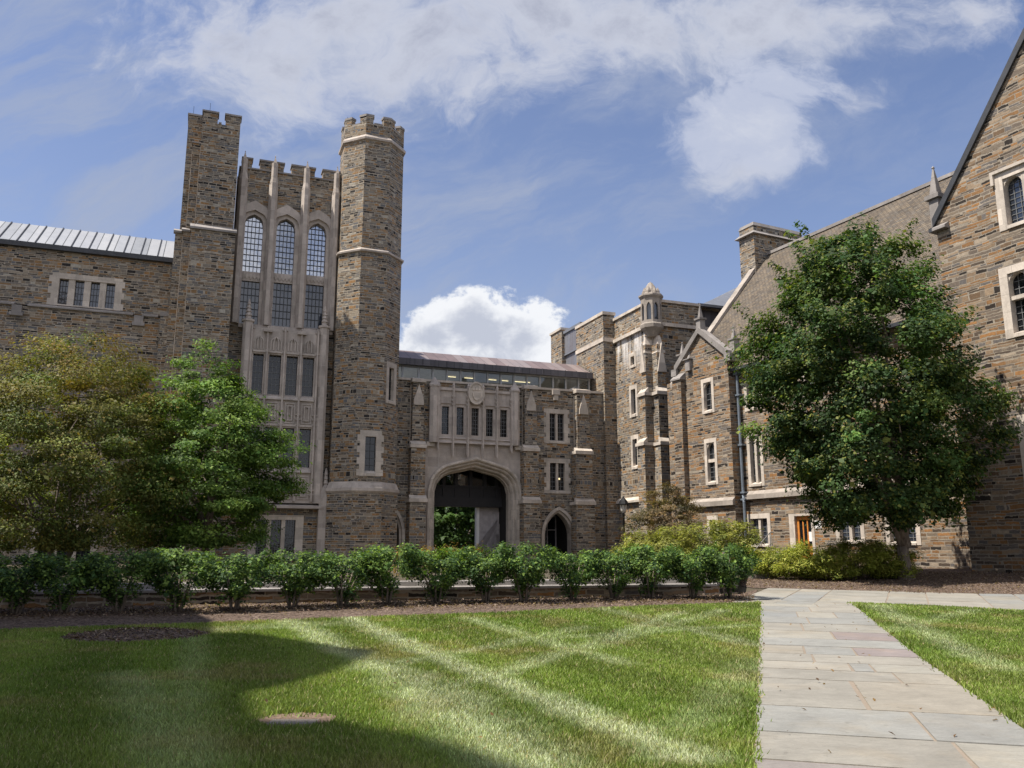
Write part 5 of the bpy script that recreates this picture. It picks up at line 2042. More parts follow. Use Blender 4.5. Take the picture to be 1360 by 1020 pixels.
    for px_, yt, yb, nn in ((906, 454, 487, nb - .3), (915.5, 467, 487, nb)):
        pk = MB()
        s_, z1 = R.px(px_, yt, nn)
        z0 = R.px(px_, yb, nn)[1]
        pk.box(R, s_ - .22, s_ + .22, nn - .22, nn + .22, z0 - .3, z0 + (z1 - z0) * .42)
        pk.box(R, s_ - .32, s_ + .32, nn - .32, nn + .32, z0 + (z1 - z0) * .42, z0 + (z1 - z0) * .48)
        pyramid_tip(pk, R, s_, nn, .26, z0 + (z1 - z0) * .481, z1)
        pk.build('pinnacle', M['dtrim'], top)
    pk = MB()
    s_, z1 = R.px(969, 449, nb - .5)
    pk.box(R, b1 - .1, b1 + .35, nb - .7, nb - .25, zk + .1, zk + 1.0)
    pk.box(R, b1 - .16, b1 + .41, nb - .76, nb - .19, zk + 1.0, zk + 1.1)
    pyramid_tip(pk, R, b1 + .12, nb - .48, .25, zk + 1.101, zk + 1.9)
    pk.build('pinnacle', M['dtrim'], top)
    zs2 = R.px(950, 666, nb)[1]
    T_.wedge(R, b0 + .6, b1 + .05, nb + .001, nb + .2, zs2 - .28, zs2 + .2, .28)
    # buttress left of the bay
    bt = MB()
    bt.box(R, b0 - .15, b0 + .75, nb + .001, nb + .35, zb, R.px(908, 505, nb)[1])
    bto = bt.build('buttress', M[B3], top)
    bt = MB()
    zq = R.px(908, 505, nb)[1]
    bt.wedge(R, b0 - .22, b0 + .82, nb + .001, nb + .45, zq + .001, zq + .5, .1)
    bt.build_each('weathering', M['dtrim'], bto)
    T_.build_each('string_course', M['dlime'], top)
    # downpipe with a hopper, in the angle beside the bay
    dp = MB()
    s_ = R.px(981.5, 560, .25)[0]
    z1 = R.px(979, 488, .25)[1]
    zk_ = R.px(985.5, 660, .25)[1]
    dp.tube([R.P(s_ + .05, .2, ze - .1), R.P(s_, .22, z1 - .4), R.P(s_, .22, zk_ + .1), R.P(s_ + .15, .32, zk_ - .3), R.P(s_ + .15, .32, .6)], .085, 8)
    dp.box(R, s_ - .18, s_ + .18, .02, .4, z1 - .45, z1 - .1)
    for z in (zk_ + .2, zk_ - .2, zk_ + 3, zk_ + 6):
        dp.box(R, s_ - .13, s_ + .26, .01, .36, z, z + .1)
    dp.build('downpipe', M['pipe'], top)

    # --- big gable at the right
    G = Fac(GO, R_D)
    gw = 9.6
    zk = G.px(1256, 268)[1]
    s1, z1 = G.px(1263, 258)
    s2, z2 = G.px(1360, 57)
    sl = (z2 - z1) / (s2 - s1)
    s0 = 0.0
    zk = z1 + (s0 - s1) * sl
    zap = zk + gw / 2 * sl
    gwin = [G.rect(1324, 228, 1400, 312), G.rect(1331, 352, 1412, 452), G.rect(1349, 548, 1420, 660)]
    ww = 2.3
    gwin = [(v[0], v[0] + ww, v[2], v[3]) for v in (gwin[0], gwin[1])]
    gwin[0] = (gwin[0][0], gwin[0][0] + ww, G.px(1338, 305)[1], G.px(1338, 226)[1])
    gwin[1] = (gwin[1][0], gwin[1][0] + ww, G.px(1345, 449)[1], G.px(1345, 352)[1])
    lowz = (G.px(1352, 690)[1], G.px(1352, 552)[1])
    gwin.append((gwin[1][0] + .05, gwin[1][0] + .05 + ww, lowz[0], lowz[1]))
    Gw = MB()
    Gw.wall(G, s0, gw, zb, zk, 0, [hole(v) for v in gwin])
    hz = gwin[0]
    if hz[3] > zk:
        # triangle above the kneelers with the upper window cut through
        Gw.wall(G, s0, gw, zk, zk, 0)
        xs = sorted({s0, gw, gw / 2, hz[0] + .04, hz[1] - .04})
        zl = lambda s: zk + (s if s < gw / 2 else gw - s) * sl
        for a, b in zip(xs, xs[1:]):
            m = (a + b) / 2
            if hz[0] < m < hz[1]:
                if hz[2] > zk:
                    Gw.poly([G.P(a, 0, zk), G.P(b, 0, zk), G.P(b, 0, hz[2] + .04), G.P(a, 0, hz[2] + .04)])
                Gw.poly([G.P(a, 0, hz[3] - .04), G.P(b, 0, hz[3] - .04), G.P(b, 0, zl(b)), G.P(a, 0, zl(a))])
            else:
                Gw.poly([G.P(a, 0, zk), G.P(b, 0, zk), G.P(b, 0, zl(b)), G.P(a, 0, zl(a))])
    else:
        Gw.poly([G.P(s0, 0, zk), G.P(gw, 0, zk), G.P(gw / 2, 0, zap)])
    Gw.poly([G.P(s0, 0, zb), G.P(s0, -6, zb), G.P(s0, -6, zk), G.P(s0, 0, zk)])
    Gw.poly([G.P(gw, 0, zb), G.P(gw, -6, zb), G.P(gw, -6, zk), G.P(gw, 0, zk)])
    Gw.build('gable_wall', M[B3], top)
    gr = MB()
    for a, b in ((s0 - .05, gw / 2), (gw + .05, gw / 2)):
        gr.poly([G.P(a, -.25, zk - .05), G.P(b, -.25, zap - .05), G.P(b, -14, zap - .05), G.P(a, -14, zk - .05)])
    gr.build('gable_roof', M['slate'], top)
    kc = MB()
    kc.solid([G.P(s0 - .1, -.4, zk - .12), G.P(s0 - .1, .12, zk - .12), G.P(gw / 2, .12, zap), G.P(gw / 2, -.4, zap)],
             [G.P(s0 - .1, -.4, zk + .28), G.P(s0 - .1, .12, zk + .28), G.P(gw / 2, .12, zap + .4), G.P(gw / 2, -.4, zap + .4)])
    kc.solid([G.P(gw + .1, -.4, zk - .12), G.P(gw + .1, .12, zk - .12), G.P(gw / 2, .12, zap), G.P(gw / 2, -.4, zap)],
             [G.P(gw + .1, -.4, zk + .28), G.P(gw + .1, .12, zk + .28), G.P(gw / 2, .12, zap + .4), G.P(gw / 2, -.4, zap + .4)])
    kc.box(G, s0 - .3, s0 + .25, -.5, .14, zk - .3, zk - .121)
    kc.build('gable_coping', M['gutter'], top)
    pk = MB()
    sp, zp0 = G.px(1253, 258, -.2)
    zp1 = G.px(1253, 217, -.2)[1]
    sp = s0 - .02
    pk.box(G, sp - .24, sp + .2, -.45, -.02, zk - .118, zk + (zp1 - zk) * .45)
    pk.box(G, sp - .36, sp + .32, -.57, .1, zk + (zp1 - zk) * .45, zk + (zp1 - zk) * .52)
    pyramid_tip(pk, G, sp - .02, -.235, .36, zk + (zp1 - zk) * .521, zp1 + .1)
    pk.build('pinnacle', M['dtrim'], top)
    bs = MB()
    bs.wedge(G, s0 - .02, s0 + .6, .001, .3, G.px(1254, 305)[1], G.px(1254, 296)[1], .12)
    bs.build_each('weathering', M['dtrim'], top)
    window(top, G, gwin[0], 0, 2, jamb=.34, mull=.16, head=.3, sill=.32, arched=('round', .38), grid=(3, 9), depth=.42, hood=True, glass='glass_mid', lead='lead_pale', bars=.022)
    v = gwin[1]
    zm_ = v[2] + (v[3] - v[2]) * .55
    window(top, G, v, 0, 2, rows=[(v[2] + .2, zm_ - .08), (zm_ + .08, v[3] - .3)], jamb=.34, mull=.16, head=.3, sill=.32, arched=('round', .38), grid=(3, 9), depth=.42, glass='glass', lead='lead_pale', bars=.022)
    v = gwin[2]
    window(top, G, v, 0, 2, jamb=.34, mull=.16, head=.3, sill=.32, grid=(3, 9), depth=.42, glass='glass', lead='lead_pale', bars=.022)
    # masonry corner pier at the foot of the gable
    return G


G = hall()


def wall_notice():
    s, z = R.px(1086.5, 696.5, .02)
    w = MB()
    w.box(R, s - .22, s + .22, .004, .03, z - .2, z + .2)
    o = w.build('notice', M['paper'], None, loc=R.P(s, 0, z))
    tag(o, 'small white notice fixed to the stone wall beside the orange door', 'notice')
    k = MB()
    for i, (a, b, c) in enumerate(((-.06, .06, .06), (-.14, .14, -.02), (-.12, .1, -.08))):
        k.box(R, s + a, s + b, .0301, .0325, z + c, z + c + (.09 if i == 0 else .03))
    k.build('print', M['ink'], o)


wall_notice()


# ------------------------------------------------------------------ hall on the near left, out of the frame, whose shadow lies on the lawn
def shadow_hall():
    X0 = -17.0
    ta, te = math.tan(SUN_BACK), math.tan(SUN_EL)
    prof = []
    for x, y in ((60, 800), (150, 800), (215, 800), (283, 823), (284, 843), (338, 844), (425, 857), (466, 863), (506, 865.5), (488, 876), (441, 898), (372, 916), (331, 924), (336, 942), (344, 960), (356, 968),
                 (419, 966), (438, 957), (476, 968), (551, 979), (614, 995), (680, 1017), (720, 1032)):
        p = gpt(x, y)
        prof.append((p.y + (p.x - X0) * ta, p.z + (p.x - X0) / math.cos(SUN_BACK) * te))
    prof = [(27.0, prof[0][1])] + prof
    yl, zl = prof[-1]
    prof += [(yl - 1, zl + .5), (yl - 8, zl + .5), (yl - 12, zl - 6), (-19, zl - 6)]
    top = empty('near_hall', (X0 - 4, 4, 0), 'tall gabled stone hall left of the lawn whose shadow falls across the grass', 'building')
    SFa = Fac((X0, 0), (0, 1))
    pts = [(27.0, -.2)] + prof + [(-19, -.2)]
    w = MB()
    w.prism(SFa, [(a, z) for a, z in pts], 0, -9) if SFa.nr.x > 0 else w.prism(SFa, pts, 0, 9)
    w.build('wall', M['stone'], top)


shadow_hall()


# ------------------------------------------------------------------ low garden wall behind the clipped row
def garden_wall():
    a, b = row_a + ROW_N * 1.45 - ROW_D * 9, row_b + ROW_N * 1.45 + ROW_D * 1.1
    Wf = Fac(a, (b - a))
    L = (b - a).length
    top = empty('garden_wall', (*((a + b) / 2), 0), 'low stone garden wall with stepped grey coping behind the clipped shrubs', 'wall')
    w = MB()
    w.box(Wf, 0, L, -.35, 0, -.1, .46)
    w.build('wall', M['stone_big'], top)
    c = MB()
    c.solid([Wf.P(0, .06, .47), Wf.P(0, .06, .53), Wf.P(0, -.02, .56), Wf.P(0, -.1, .56), Wf.P(0, -.12, .68), Wf.P(0, -.42, .70), Wf.P(0, -.42, .461), Wf.P(0, 0.05, .461)],
            [Wf.P(L, .06, .47), Wf.P(L, .06, .53), Wf.P(L, -.02, .56), Wf.P(L, -.1, .56), Wf.P(L, -.12, .68), Wf.P(L, -.42, .70), Wf.P(L, -.42, .461), Wf.P(L, 0.05, .461)])
    c.build_each('coping', M['dtrim'], top)


garden_wall()


# ------------------------------------------------------------------ lamp post, stairs, rails
def lamp_post():
    s = 57.0
    r_ = ray(828.5, 690)
    p = Vector((r_.x / r_.y * 50.0, 50.0, TZ))
    top = empty('lamp_post', p, 'black iron lantern lamp post standing at the corner of the stone block', 'lamp post')
    zt = EYE + ray(827.5, 659).z / ray(827.5, 659).y * 50
    hl = zt - TZ
    m = MB()
    m.lathe(p, [(.2, TZ), (.2, TZ + .12), (.14, TZ + .2), (.12, TZ + .75), (.15, TZ + .8), (.075, TZ + .95), (.06, zt - 1.15), (.1, zt - 1.1), (.06, zt - 1.04), (.09, zt - .98)], 12)
    m.build('pole', M['iron'], top, True)
    g_ = MB()
    g_.lathe(p, [(.10, zt - .98), (.17, zt - .85), (.26, zt - .5)], 8, .2)
    g_.build('lantern_glass', M['lampglass'], top)
    c = MB()
    for k in range(8):
        an = .2 + k * math.pi / 4
        c.tube([Vector((p.x + .10 * math.cos(an), p.y + .10 * math.sin(an), zt - .98)), Vector((p.x + .268 * math.cos(an), p.y + .268 * math.sin(an), zt - .5))], .014, 5)
    c.lathe(p, [(.33, zt - .52), (.33, zt - .46), (.24, zt - .27), (.1, zt - .12), (.05, zt - .08), (.06, zt - .05), (.01, zt)], 8, .2)
    c.build('lantern_cap', M['iron'], top)


lamp_post()


def stairs():
    # steps rising from the crossing walk to the hall door
    base = gpt(998, 767)
    S = Fac((base.x - .6, base.y + .3), (R_D.x, R_D.y))
    d = Vector((.60, .80)).normalized()
    Sf = Fac((base.x - 1.0, base.y - .1), (d.y, -d.x))         # steps face the camera, rise away
    top = empty('stairs', (base.x, base.y, base.z), 'short flight of pale stone steps leading up behind the yew shrubs', 'steps')
    m = MB()
    for k in range(6):
        m.box(Sf, 0, 1.7, -k * .36 - (5 - k) * .36 - .4, -k * .36, base.z - .1 + .0 if k == 0 else base.z + k * .15, base.z + (k + 1) * .15 - .001)
    m.build('step', M['concrete'], top)
    for s in (-.08, 1.15):
        h_ = MB()
        z0 = base.z
        p0, p1, p2 = Sf.P(s, .25, z0), Sf.P(s, -2.0, z0 + .9), Sf.P(s, -.9, z0 + .45)
        up = Vector((0, 0, .95))
        h_.tube([p0 - Vector((0, 0, .05)), p0 + up], .022, 6)
        h_.tube([p1 - Vector((0, 0, .05)), p1 + up], .022, 6)
        h_.tube([p0 + up, p1 + up, Sf.P(s, -2.5, z0 + .9) + up], .022, 6)
        h_.tube([p0 + up * .5, p1 + up * .5], .016, 6)
        o = h_.build('handrail', M['rail'], None, loc=tuple(p0))
        tag(o, ('bent metal handrail on the left side of the short stone steps' if s < 0 else 'bent metal handrail on the right side of the short stone steps, by the yews'), 'handrail')


stairs()


def drain():
    p = gpt(392, 960)
    pts = [(p.x + .42 * math.cos(a) * (1 + .12 * math.sin(3 * a + 1)), p.y + .36 * math.sin(a) + .1) for a in np.linspace(0, 2 * math.pi, 24)[:-1]]
    poly_sheet('bare_soil', pts, M['bare'], .008, .3)
    m = MB()
    m.box(WORLDF, p.x - .24, p.x + .20, -p.y - .12, -p.y + .10, -.02, .010)
    o = m.build('drain_cover', M['concrete'], None, loc=(p.x, p.y, 0))
    tag(o, 'small flat concrete cover in a bare patch of the shaded lawn', 'drain cover')


drain()

# ------------------------------------------------------------------ plants


def leaf_mesh(name, P, N, L, Wd, C, mat, parent=None, rng=None, loc=None, fold=0.0):
    n = len(P)
    rnd = rng.normal(size=(n, 3))
    U = np.cross(N, rnd)
    U /= np.linalg.norm(U, axis=1, keepdims=True) + 1e-9
    V = np.cross(N, U)
    L = L.reshape(-1, 1)
    Wd = Wd.reshape(-1, 1)
    v = np.empty((n, 4, 3), np.float32)
    v[:, 0] = P - U * L * .5
    v[:, 1] = P + V * Wd * .5 + N * L * .12
    v[:, 2] = P + U * L * .5
    v[:, 3] = P - V * Wd * .5 + N * L * .12
    return fast_mesh(name, v, C, mat, parent, loc)


def fast_mesh(name, v, C, mat, parent=None, loc=None, k=4):
    n = len(v)
    me = bpy.data.meshes.new(name)
    me.vertices.add(n * k)
    me.vertices.foreach_set('co', np.ascontiguousarray(v, np.float32).ravel())
    me.loops.add(n * k)
    me.loops.foreach_set('vertex_index', np.arange(n * k, dtype=np.int32))
    me.polygons.add(n)
    me.polygons.foreach_set('loop_start', np.arange(0, n * k, k, dtype=np.int32))
    me.polygons.foreach_set('loop_total', np.full(n, k, np.int32))
    a = me.color_attributes.new('Col', 'FLOAT_COLOR', 'POINT')
    cc_ = np.ones((n, k, 4), np.float32)
    cc_[:, :, :3] = C[:, None, :]
    a.data.foreach_set('color', cc_.ravel())
    me.materials.append(mat)
    me.update(calc_edges=True)
    o = bpy.data.objects.new(name, me)
    COL.objects.link(o)
    if parent is not None:
        o.parent = parent
    elif loc is not None:
        o.location = loc
    return o


def clusters(rng, centers, outward, per, rad, flat, ls, lw, pal, cjit=.18, up=.6, tipcol=None, tipf=0.0, droop=0.0):
    """leaf sprays round the given centres (local coords)"""
    k = len(centers)
    cid = np.repeat(np.arange(k), per)
    n = len(cid)
    rr = np.asarray(rad)[cid] if hasattr(rad, '__len__') else rad
    g_ = rng.normal(size=(n, 3))
    g_ /= np.linalg.norm(g_, axis=1, keepdims=True)
    g_ *= (rng.random((n, 1)) ** .42)
    off = g_ * (rr.reshape(-1, 1) if hasattr(rr, 'reshape') else rr)
    off[:, 2] *= flat
    # sprays reach outwards a little
    ow = outward[cid]
    off += ow * (rng.random((n, 1)) ** 2) * (np.asarray(rr).reshape(-1, 1) if hasattr(rr, 'reshape') else rr) * .55
    off[:, 2] -= droop * np.linalg.norm(off[:, :2], axis=1) ** 2
    P = centers[cid] + off
    N = ow * .45 + np.array([0, 0, up]) + rng.normal(size=(n, 3)) * .38 + g_ * .35
    N /= np.linalg.norm(N, axis=1, keepdims=True)
    pal = np.asarray(pal)
    ci = rng.integers(0, len(pal), k)
    base = pal[ci][cid]
    cl = np.exp(rng.normal(size=(k, 1)) * cjit)[cid]
    lf = np.exp(rng.normal(size=(n, 1)) * .16)
    hue = rng.normal(size=(n, 1)) * .07
    C = base * cl * lf * np.concatenate([1 + hue, np.ones((n, 1)), 1 - hue], 1)
    if tipcol is not None:
        t = (rng.random((n, 1)) < tipf * np.clip(np.linalg.norm(off, axis=1, keepdims=True) / (np.asarray(rr).reshape(-1, 1) if hasattr(rr, 'reshape') else rr), 0, 1))
        C = np.where(t, np.asarray(tipcol) * lf, C)
    q_ = np.exp(rng.normal(size=n) * .33)
    L = ls * q_
    Wd = lw * q_ * np.exp(rng.normal(size=n) * .2)
    return P, N, L, Wd, np.clip(C, .003, .8)


def profile_centers(rng, k, R_, z0, z1, prof, core=.5, squash=(1, 1), lump=.18):
    """cluster centres near the surface of a crown with a given radius profile"""
    ts = np.array([p[0] for p in prof])
    rs = np.array([p[1] for p in prof])
    grid = np.linspace(0, 1, 200)
    wgt = np.interp(grid, ts, rs) ** 1.3 + .02
    t = rng.choice(grid, k, p=wgt / wgt.sum()) + rng.uniform(-.0025, .0025, k)
    ph = rng.uniform(0, 2 * np.pi, k)
    lob = 1 + lump * np.sin(ph * 3 + t * 9 + rng.uniform(0, 6)) * .6 + lump * np.sin(ph * 5 - t * 14 + rng.uniform(0, 6)) * .5
    rad = np.interp(t, ts, rs) * R_ * lob * (core + (1 - core) * rng.random(k) ** .45)
    X = np.stack([rad * np.cos(ph) * squash[0], rad * np.sin(ph) * squash[1], z0 + t * (z1 - z0)], 1)
    ow = np.stack([np.cos(ph), np.sin(ph), (t - .35) * 1.2], 1)
    ow /= np.linalg.norm(ow, axis=1, keepdims=True)
    return X, ow


def limbs(rng, mb, base, fork, tops, r0, seg=9, wig=.12):
    """curved limbs from a fork point up to the given tops"""
    for q in tops:
        p0, p3 = Vector(fork), Vector(q)
        d = p3 - p0
        p1 = p0 + Vector((d.x * .2, d.y * .2, d.z * .4))
        p2 = p0 + Vector((d.x * .62, d.y * .62, d.z * .75))
        pts = []
        for t in np.linspace(0, 1, 8):
            a = (1 - t) ** 3
            b = 3 * t * (1 - t) ** 2
            c = 3 * t * t * (1 - t)
            e = t ** 3
            p = p0 * a + p1 * b + p2 * c + p3 * e
            if 0 < t < 1:
                p += Vector(rng.normal(size=3)) * wig
            pts.append(p)
        mb.tube(pts, [max(.012, r0 * (1 - t) ** .8) for t in np.linspace(0, .97, 8)], seg)


def tree(name, label, base, prof, R_, z0, z1, k, per, crad, ls, lw, pal, seed, trunk_r, fork_z, n_limb=9, squash=(1, 1), flat=.6, group=None, tip=None, tipf=0.0, toptip=False, shoots=0, cshift=0.0, core=.5, lump=.18, multi=1, up=.6, shift=(0, 0), cjit=.2, droop=0.0, cat='tree', lean=(0, 0)):
    rng = np.random.default_rng(seed)
    top = empty(name, base, label, cat, group)
    C, ow = profile_centers(rng, k, R_, z0, z1, prof, core, squash, lump)
    C[:, 0] += cshift + shift[0] * np.clip(C[:, 2] / z1, 0, 1)
    C[:, 1] += shift[1] * np.clip(C[:, 2] / z1, 0, 1)
    rad = crad * np.exp(rng.normal(size=k) * .25)
    P, N, L, Wd, Cl = clusters(rng, C, ow, per, rad, flat, ls, lw, pal, cjit, up, tip, tipf, droop)
    if toptip:
        am = (np.clip((P[:, 2] / z1 - .55) * 2.4, 0, 1) * np.repeat(np.clip(rng.normal(size=k) * .4 + .35, 0, .9), per))[:, None]
        Cl = Cl * (1 - am) + np.array([.26, .16, .045]) * np.exp(rng.normal(size=(len(P), 1)) * .15) * am
    if shoots:
        # leading shoots that break the outline
        sel_ = rng.choice(k, shoots, replace=False)
        base_ = C[sel_] + ow[sel_] * crad * .7
        Cs = np.concatenate([base_ + (ow[sel_] * .8 + np.array([0, 0, .55])) * q for q in (.25, .6, .95)])
        Ps, Ns, Ls, Ws, Cc = clusters(rng, Cs, np.concatenate([ow[sel_]] * 3), 34, .24, 1.0, ls, lw, pal, .25, up, tip, tipf * 1.6)
        P, N, L, Wd, Cl = (np.concatenate(q) for q in ((P, Ps), (N, Ns), (L, Ls), (Wd, Ws), (Cl, Cc)))
    keep = P[:, 2] > .12
    leaf_mesh('crown', P[keep], N[keep], L[keep], Wd[keep], Cl[keep], M['leaf'], top, rng)
    tb = MB()
    bz = Vector(base)
    for q in range(multi):
        an = q * 2 * math.pi / max(1, multi) + rng.uniform(0, 1)
        off = Vector((math.cos(an), math.sin(an), 0)) * (trunk_r * (1.1 if multi > 1 else 0))
        fk = bz + off * (2.4 if multi > 1 else 1) + Vector((lean[0], lean[1], fork_z))
        rr = trunk_r * (1 if multi == 1 else .62)
        tb.tube([bz + off + Vector((0, 0, -.15)), bz + off + Vector((0, 0, .08)), bz + off + Vector((lean[0] * .2, lean[1] * .2, .35)), bz.lerp(fk, .6) + off * .4, fk], [rr * 1.5, rr * 1.32, rr * 1.05, rr * .95, rr * .9], 12, True)
        sel = rng.choice(k, min(n_limb, k), replace=False)
        tops = [bz + Vector(C[i]) * 1.0 for i in sel]
        limbs(rng, tb, bz, fk - Vector((0, 0, .15)), tops, rr * .55)
    tb.build('trunk', M['bark'], top, True)
    return top


# the broad tree before the hall
b = gpt(1204, 769)
tree('shade_tree', 'big dense dark green shade tree with a short forked trunk on the mulch', b, [(0, .36), (.09, .66), (.2, .88), (.34, 1.0), (.48, .97), (.62, .88), (.75, .74), (.87, .53), (.95, .34), (1, .12)], 3.85, 2.0, 13.6, 600, 260, .60, .115, .078,
     [(.036, .075, .022), (.046, .09, .026), (.06, .108, .03), (.044, .08, .028), (.085, .13, .034)], 11, .225, 1.2, 11, flat=.66, tip=(.18, .20, .045), tipf=.14, core=.50, lump=.30, shoots=70, cshift=-.75, shift=(-.5, -.2), lean=(-.05, 0), cjit=.34)


def at(px, D, z):
    r_ = ray(px, 700)
    return Vector((r_.x / r_.y * D, D, z))


# the two trees at the left
tree('maple', 'feathery yellow-green tree turning amber on top, before the library wing', at(84, 38, TZ), [(0, .55), (.12, .9), (.3, 1.0), (.55, .93), (.75, .72), (.9, .48), (1, .18)], 4.8, 1.1, 10.4, 380, 320, .85, .105, .06,
     [(.11, .14, .033), (.13, .152, .035), (.09, .122, .03), (.145, .148, .036), (.10, .13, .032)], 21, .2, 1.3, 12, flat=.42, tip=(.22, .17, .045), tipf=.08, toptip=True, core=.45, lump=.2, multi=2, cjit=.25)
tree('beech_tree', 'fresh green tree with sharp layered sprays before the tall tower', at(275, 41, TZ), [(0, .5), (.1, .85), (.28, 1.0), (.45, .95), (.62, .74), (.78, .5), (.9, .3), (1, .06)], 3.75, 1.1, 11.0, 320, 290, .80, .12, .072,
     [(.095, .17, .034), (.12, .20, .04), (.15, .235, .05), (.075, .14, .032)], 33, .2, 1.6, 12, flat=.40, tip=(.18, .27, .05), tipf=.2, core=.45, lump=.22, cjit=.22, shift=(-.6, 0))
# copper-leaved small maple at the stone block
tree('japanese_maple', 'low copper-brown Japanese maple in drooping layers by the stone block', at(886, 47, TZ), [(0, .75), (.12, 1.0), (.4, .92), (.65, .70), (.85, .42), (1, .10)], 2.25, .3, 4.5, 130, 150, .5, .12, .05,
     [(.12, .10, .055), (.15, .115, .06), (.095, .088, .05), (.18, .13, .07)], 44, .09, .5, 10, flat=.35, tip=(.16, .12, .07), tipf=.12, core=.4, multi=2, cjit=.25, droop=.15)
# trees seen through the archway
for i, (px_, D, R_, sd_, lab) in enumerate(((606, 82, 3.6, 51, 'leafy green tree seen through the left half of the great archway'), (585, 92, 4.2, 52, 'darker tree behind the one seen through the great archway'))):
    tree('courtyard_tree', lab, at(px_, D, TZ), [(0, .8), (.2, 1), (.6, .95), (.85, .6), (1, .2)], R_, 1.4 if i == 0 else .4, 8.5, 120, 130, .9, .3, .2, [(.05, .10, .022), (.07, .13, .03), (.04, .08, .02)], sd_, .2, 1.2, 6, group='trees beyond the archway')

# ---- clipped row of hollies
STEMS = [20, 85, 158, 235, 311, 388, 454, 513, 579, 645, 695, 761, 815, 863, 921, 967]
BASEY = [816, 815, 814, 813, 811, 808, 806, 803, 801, 800, 800, 798, 796, 795, 795, 796]
PAL_H = [(.05, .10, .03), (.065, .125, .034), (.042, .085, .03), (.085, .145, .036)]


def shrub_variant(seed, name='holly_shrub'):
    rng = np.random.default_rng(seed)
    top = bpy.data.objects.new(name, None)
    COL.objects.link(top)
    top.empty_display_size = .2
    k = 74
    C, ow = profile_centers(rng, k, .87, .50, 1.34, [(0, .30), (.2, .66), (.45, .95), (.75, 1.0), (1, .80)], .35, (1, .85), .22)
    ex = rng.normal(size=(6, 3)) * .1
    ex[:, 2] = rng.uniform(.2, .5, 6)
    C = np.concatenate([C, ex])
    ow = np.concatenate([ow, np.tile([0, 0, 1.0], (6, 1))])
    P, N, L, Wd, Cl = clusters(rng, C, ow, 95, .20, .9, .062, .040, PAL_H, .22, .55, (.19, .29, .06), .3)
    keep = P[:, 2] > .1
    leaf_mesh('foliage', P[keep], N[keep], L[keep], Wd[keep], Cl[keep], M['leaf'], top, rng)
    tb = MB()
    for q in range(5):
        an = q * 1.256 + rng.uniform(0, .6)
        t_ = Vector((math.cos(an) * rng.uniform(.2, .5), math.sin(an) * rng.uniform(.15, .4), rng.uniform(.7, 1.1)))
        b_ = Vector((math.cos(an) * .06, math.sin(an) * .06, -.05))
        tb.tube([b_, b_.lerp(t_, .4) + Vector((0, 0, .12)), t_], [.034, .025, .01], 7)
    tb.build('stem', M['bark'], top, True)
    return top


def copy_tree(o, parent=None):
    c = o.copy()
    COL.objects.link(c)
    c.parent = parent
    for ch in o.children:
        copy_tree(ch, c)
    return c


ORD = ['first', 'second', 'third', 'fourth', 'fifth', 'sixth', 'seventh', 'eighth', 'ninth', 'tenth', 'eleventh', 'twelfth', 'thirteenth', 'fourteenth', 'fifteenth', 'sixteenth']
protos = [shrub_variant(60 + q) for q in range(5)]
used = set()
rg_ = random.Random(8)
for i, (x, y) in enumerate(zip(STEMS, BASEY)):
    v = (i * 2) % 5
    o = protos[v] if v not in used else copy_tree(protos[v])
    used.add(v)
    p = gpt(x, y)
    o.location = p
    o.rotation_euler = (0, 0, rg_.uniform(-.5, .5) + (math.pi if i % 3 == 0 else 0))
    sc_ = 1.0 + rg_.uniform(-.05, .07)
    o.scale = (sc_ * (1.06 if i < 9 else 1.0), sc_, 1.0 + rg_.uniform(-.11, .05))
    if i < 8:
        lab = 'clipped dark green holly shrub, %s from the left end of the row' % ORD[i]
    else:
        j = len(STEMS) - 1 - i
        lab = 'clipped dark green holly shrub, %s from the path end of the row' % ORD[j]
    tag(o, lab, 'shrub', 'clipped holly shrubs along the low wall')


def loose_shrub(name, label, p, Rx, h, seed, pal, tip, group, k=70, per=130, ls=.10, lw=.03, tipf=.4, flat=.8, Ry=None, up=.8):
    rng = np.random.default_rng(seed)
    top = empty(name, p, label, 'shrub', group)
    C, ow = profile_centers(rng, k, Rx, .12, h, [(0, .9), (.3, 1.0), (.6, .9), (.85, .65), (1, .3)], .35, (1, (Ry or Rx) / Rx), .15)
    ow[:, 2] += .8
    P, N, L, Wd, Cl = clusters(rng, C, ow, per, .30, flat, ls, lw, pal, .2, up, tip, tipf)
    keep = P[:, 2] > .02
    leaf_mesh('foliage', P[keep], N[keep], L[keep], Wd[keep], Cl[keep], M['leaf'], top, rng)
    tb = MB()
    pz = Vector(p)
    for q in range(9):
        i = rng.integers(0, k)
        t_ = Vector(C[i])
        tb.tube([pz + Vector((t_.x * .25, t_.y * .25, -.05)), pz + Vector((t_.x * .6, t_.y * .6, t_.z * .6)), pz + t_], [.02, .014, .006], 6)
    tb.build('stem', M['bark'], top, True)
    return top


YG = [(.17, .19, .045), (.21, .22, .05), (.13, .155, .04), (.19, .20, .055)]
for i, (x, D, Rx, h, lab) in enumerate(((852, 40, 1.3, 1.6, 'low yellow-green shrub left of the feathery clump, under the copper maple'), (893, 38, 1.4, 1.75, 'yellow-green feathery shrub directly before the copper maple'),
                                        (938, 37, 1.5, 2.0, 'tall yellow-green feathery shrub under the bay window'), (982, 37, 1.2, 1.9, 'upright yellow-green shrub beside the downpipe and steps'))):
    loose_shrub('feathery_shrub', lab, at(x, D, TZ), Rx, h, 70 + i, YG, (.30, .31, .085), 'yellow-green shrubs before the bay', ls=.13, lw=.035)
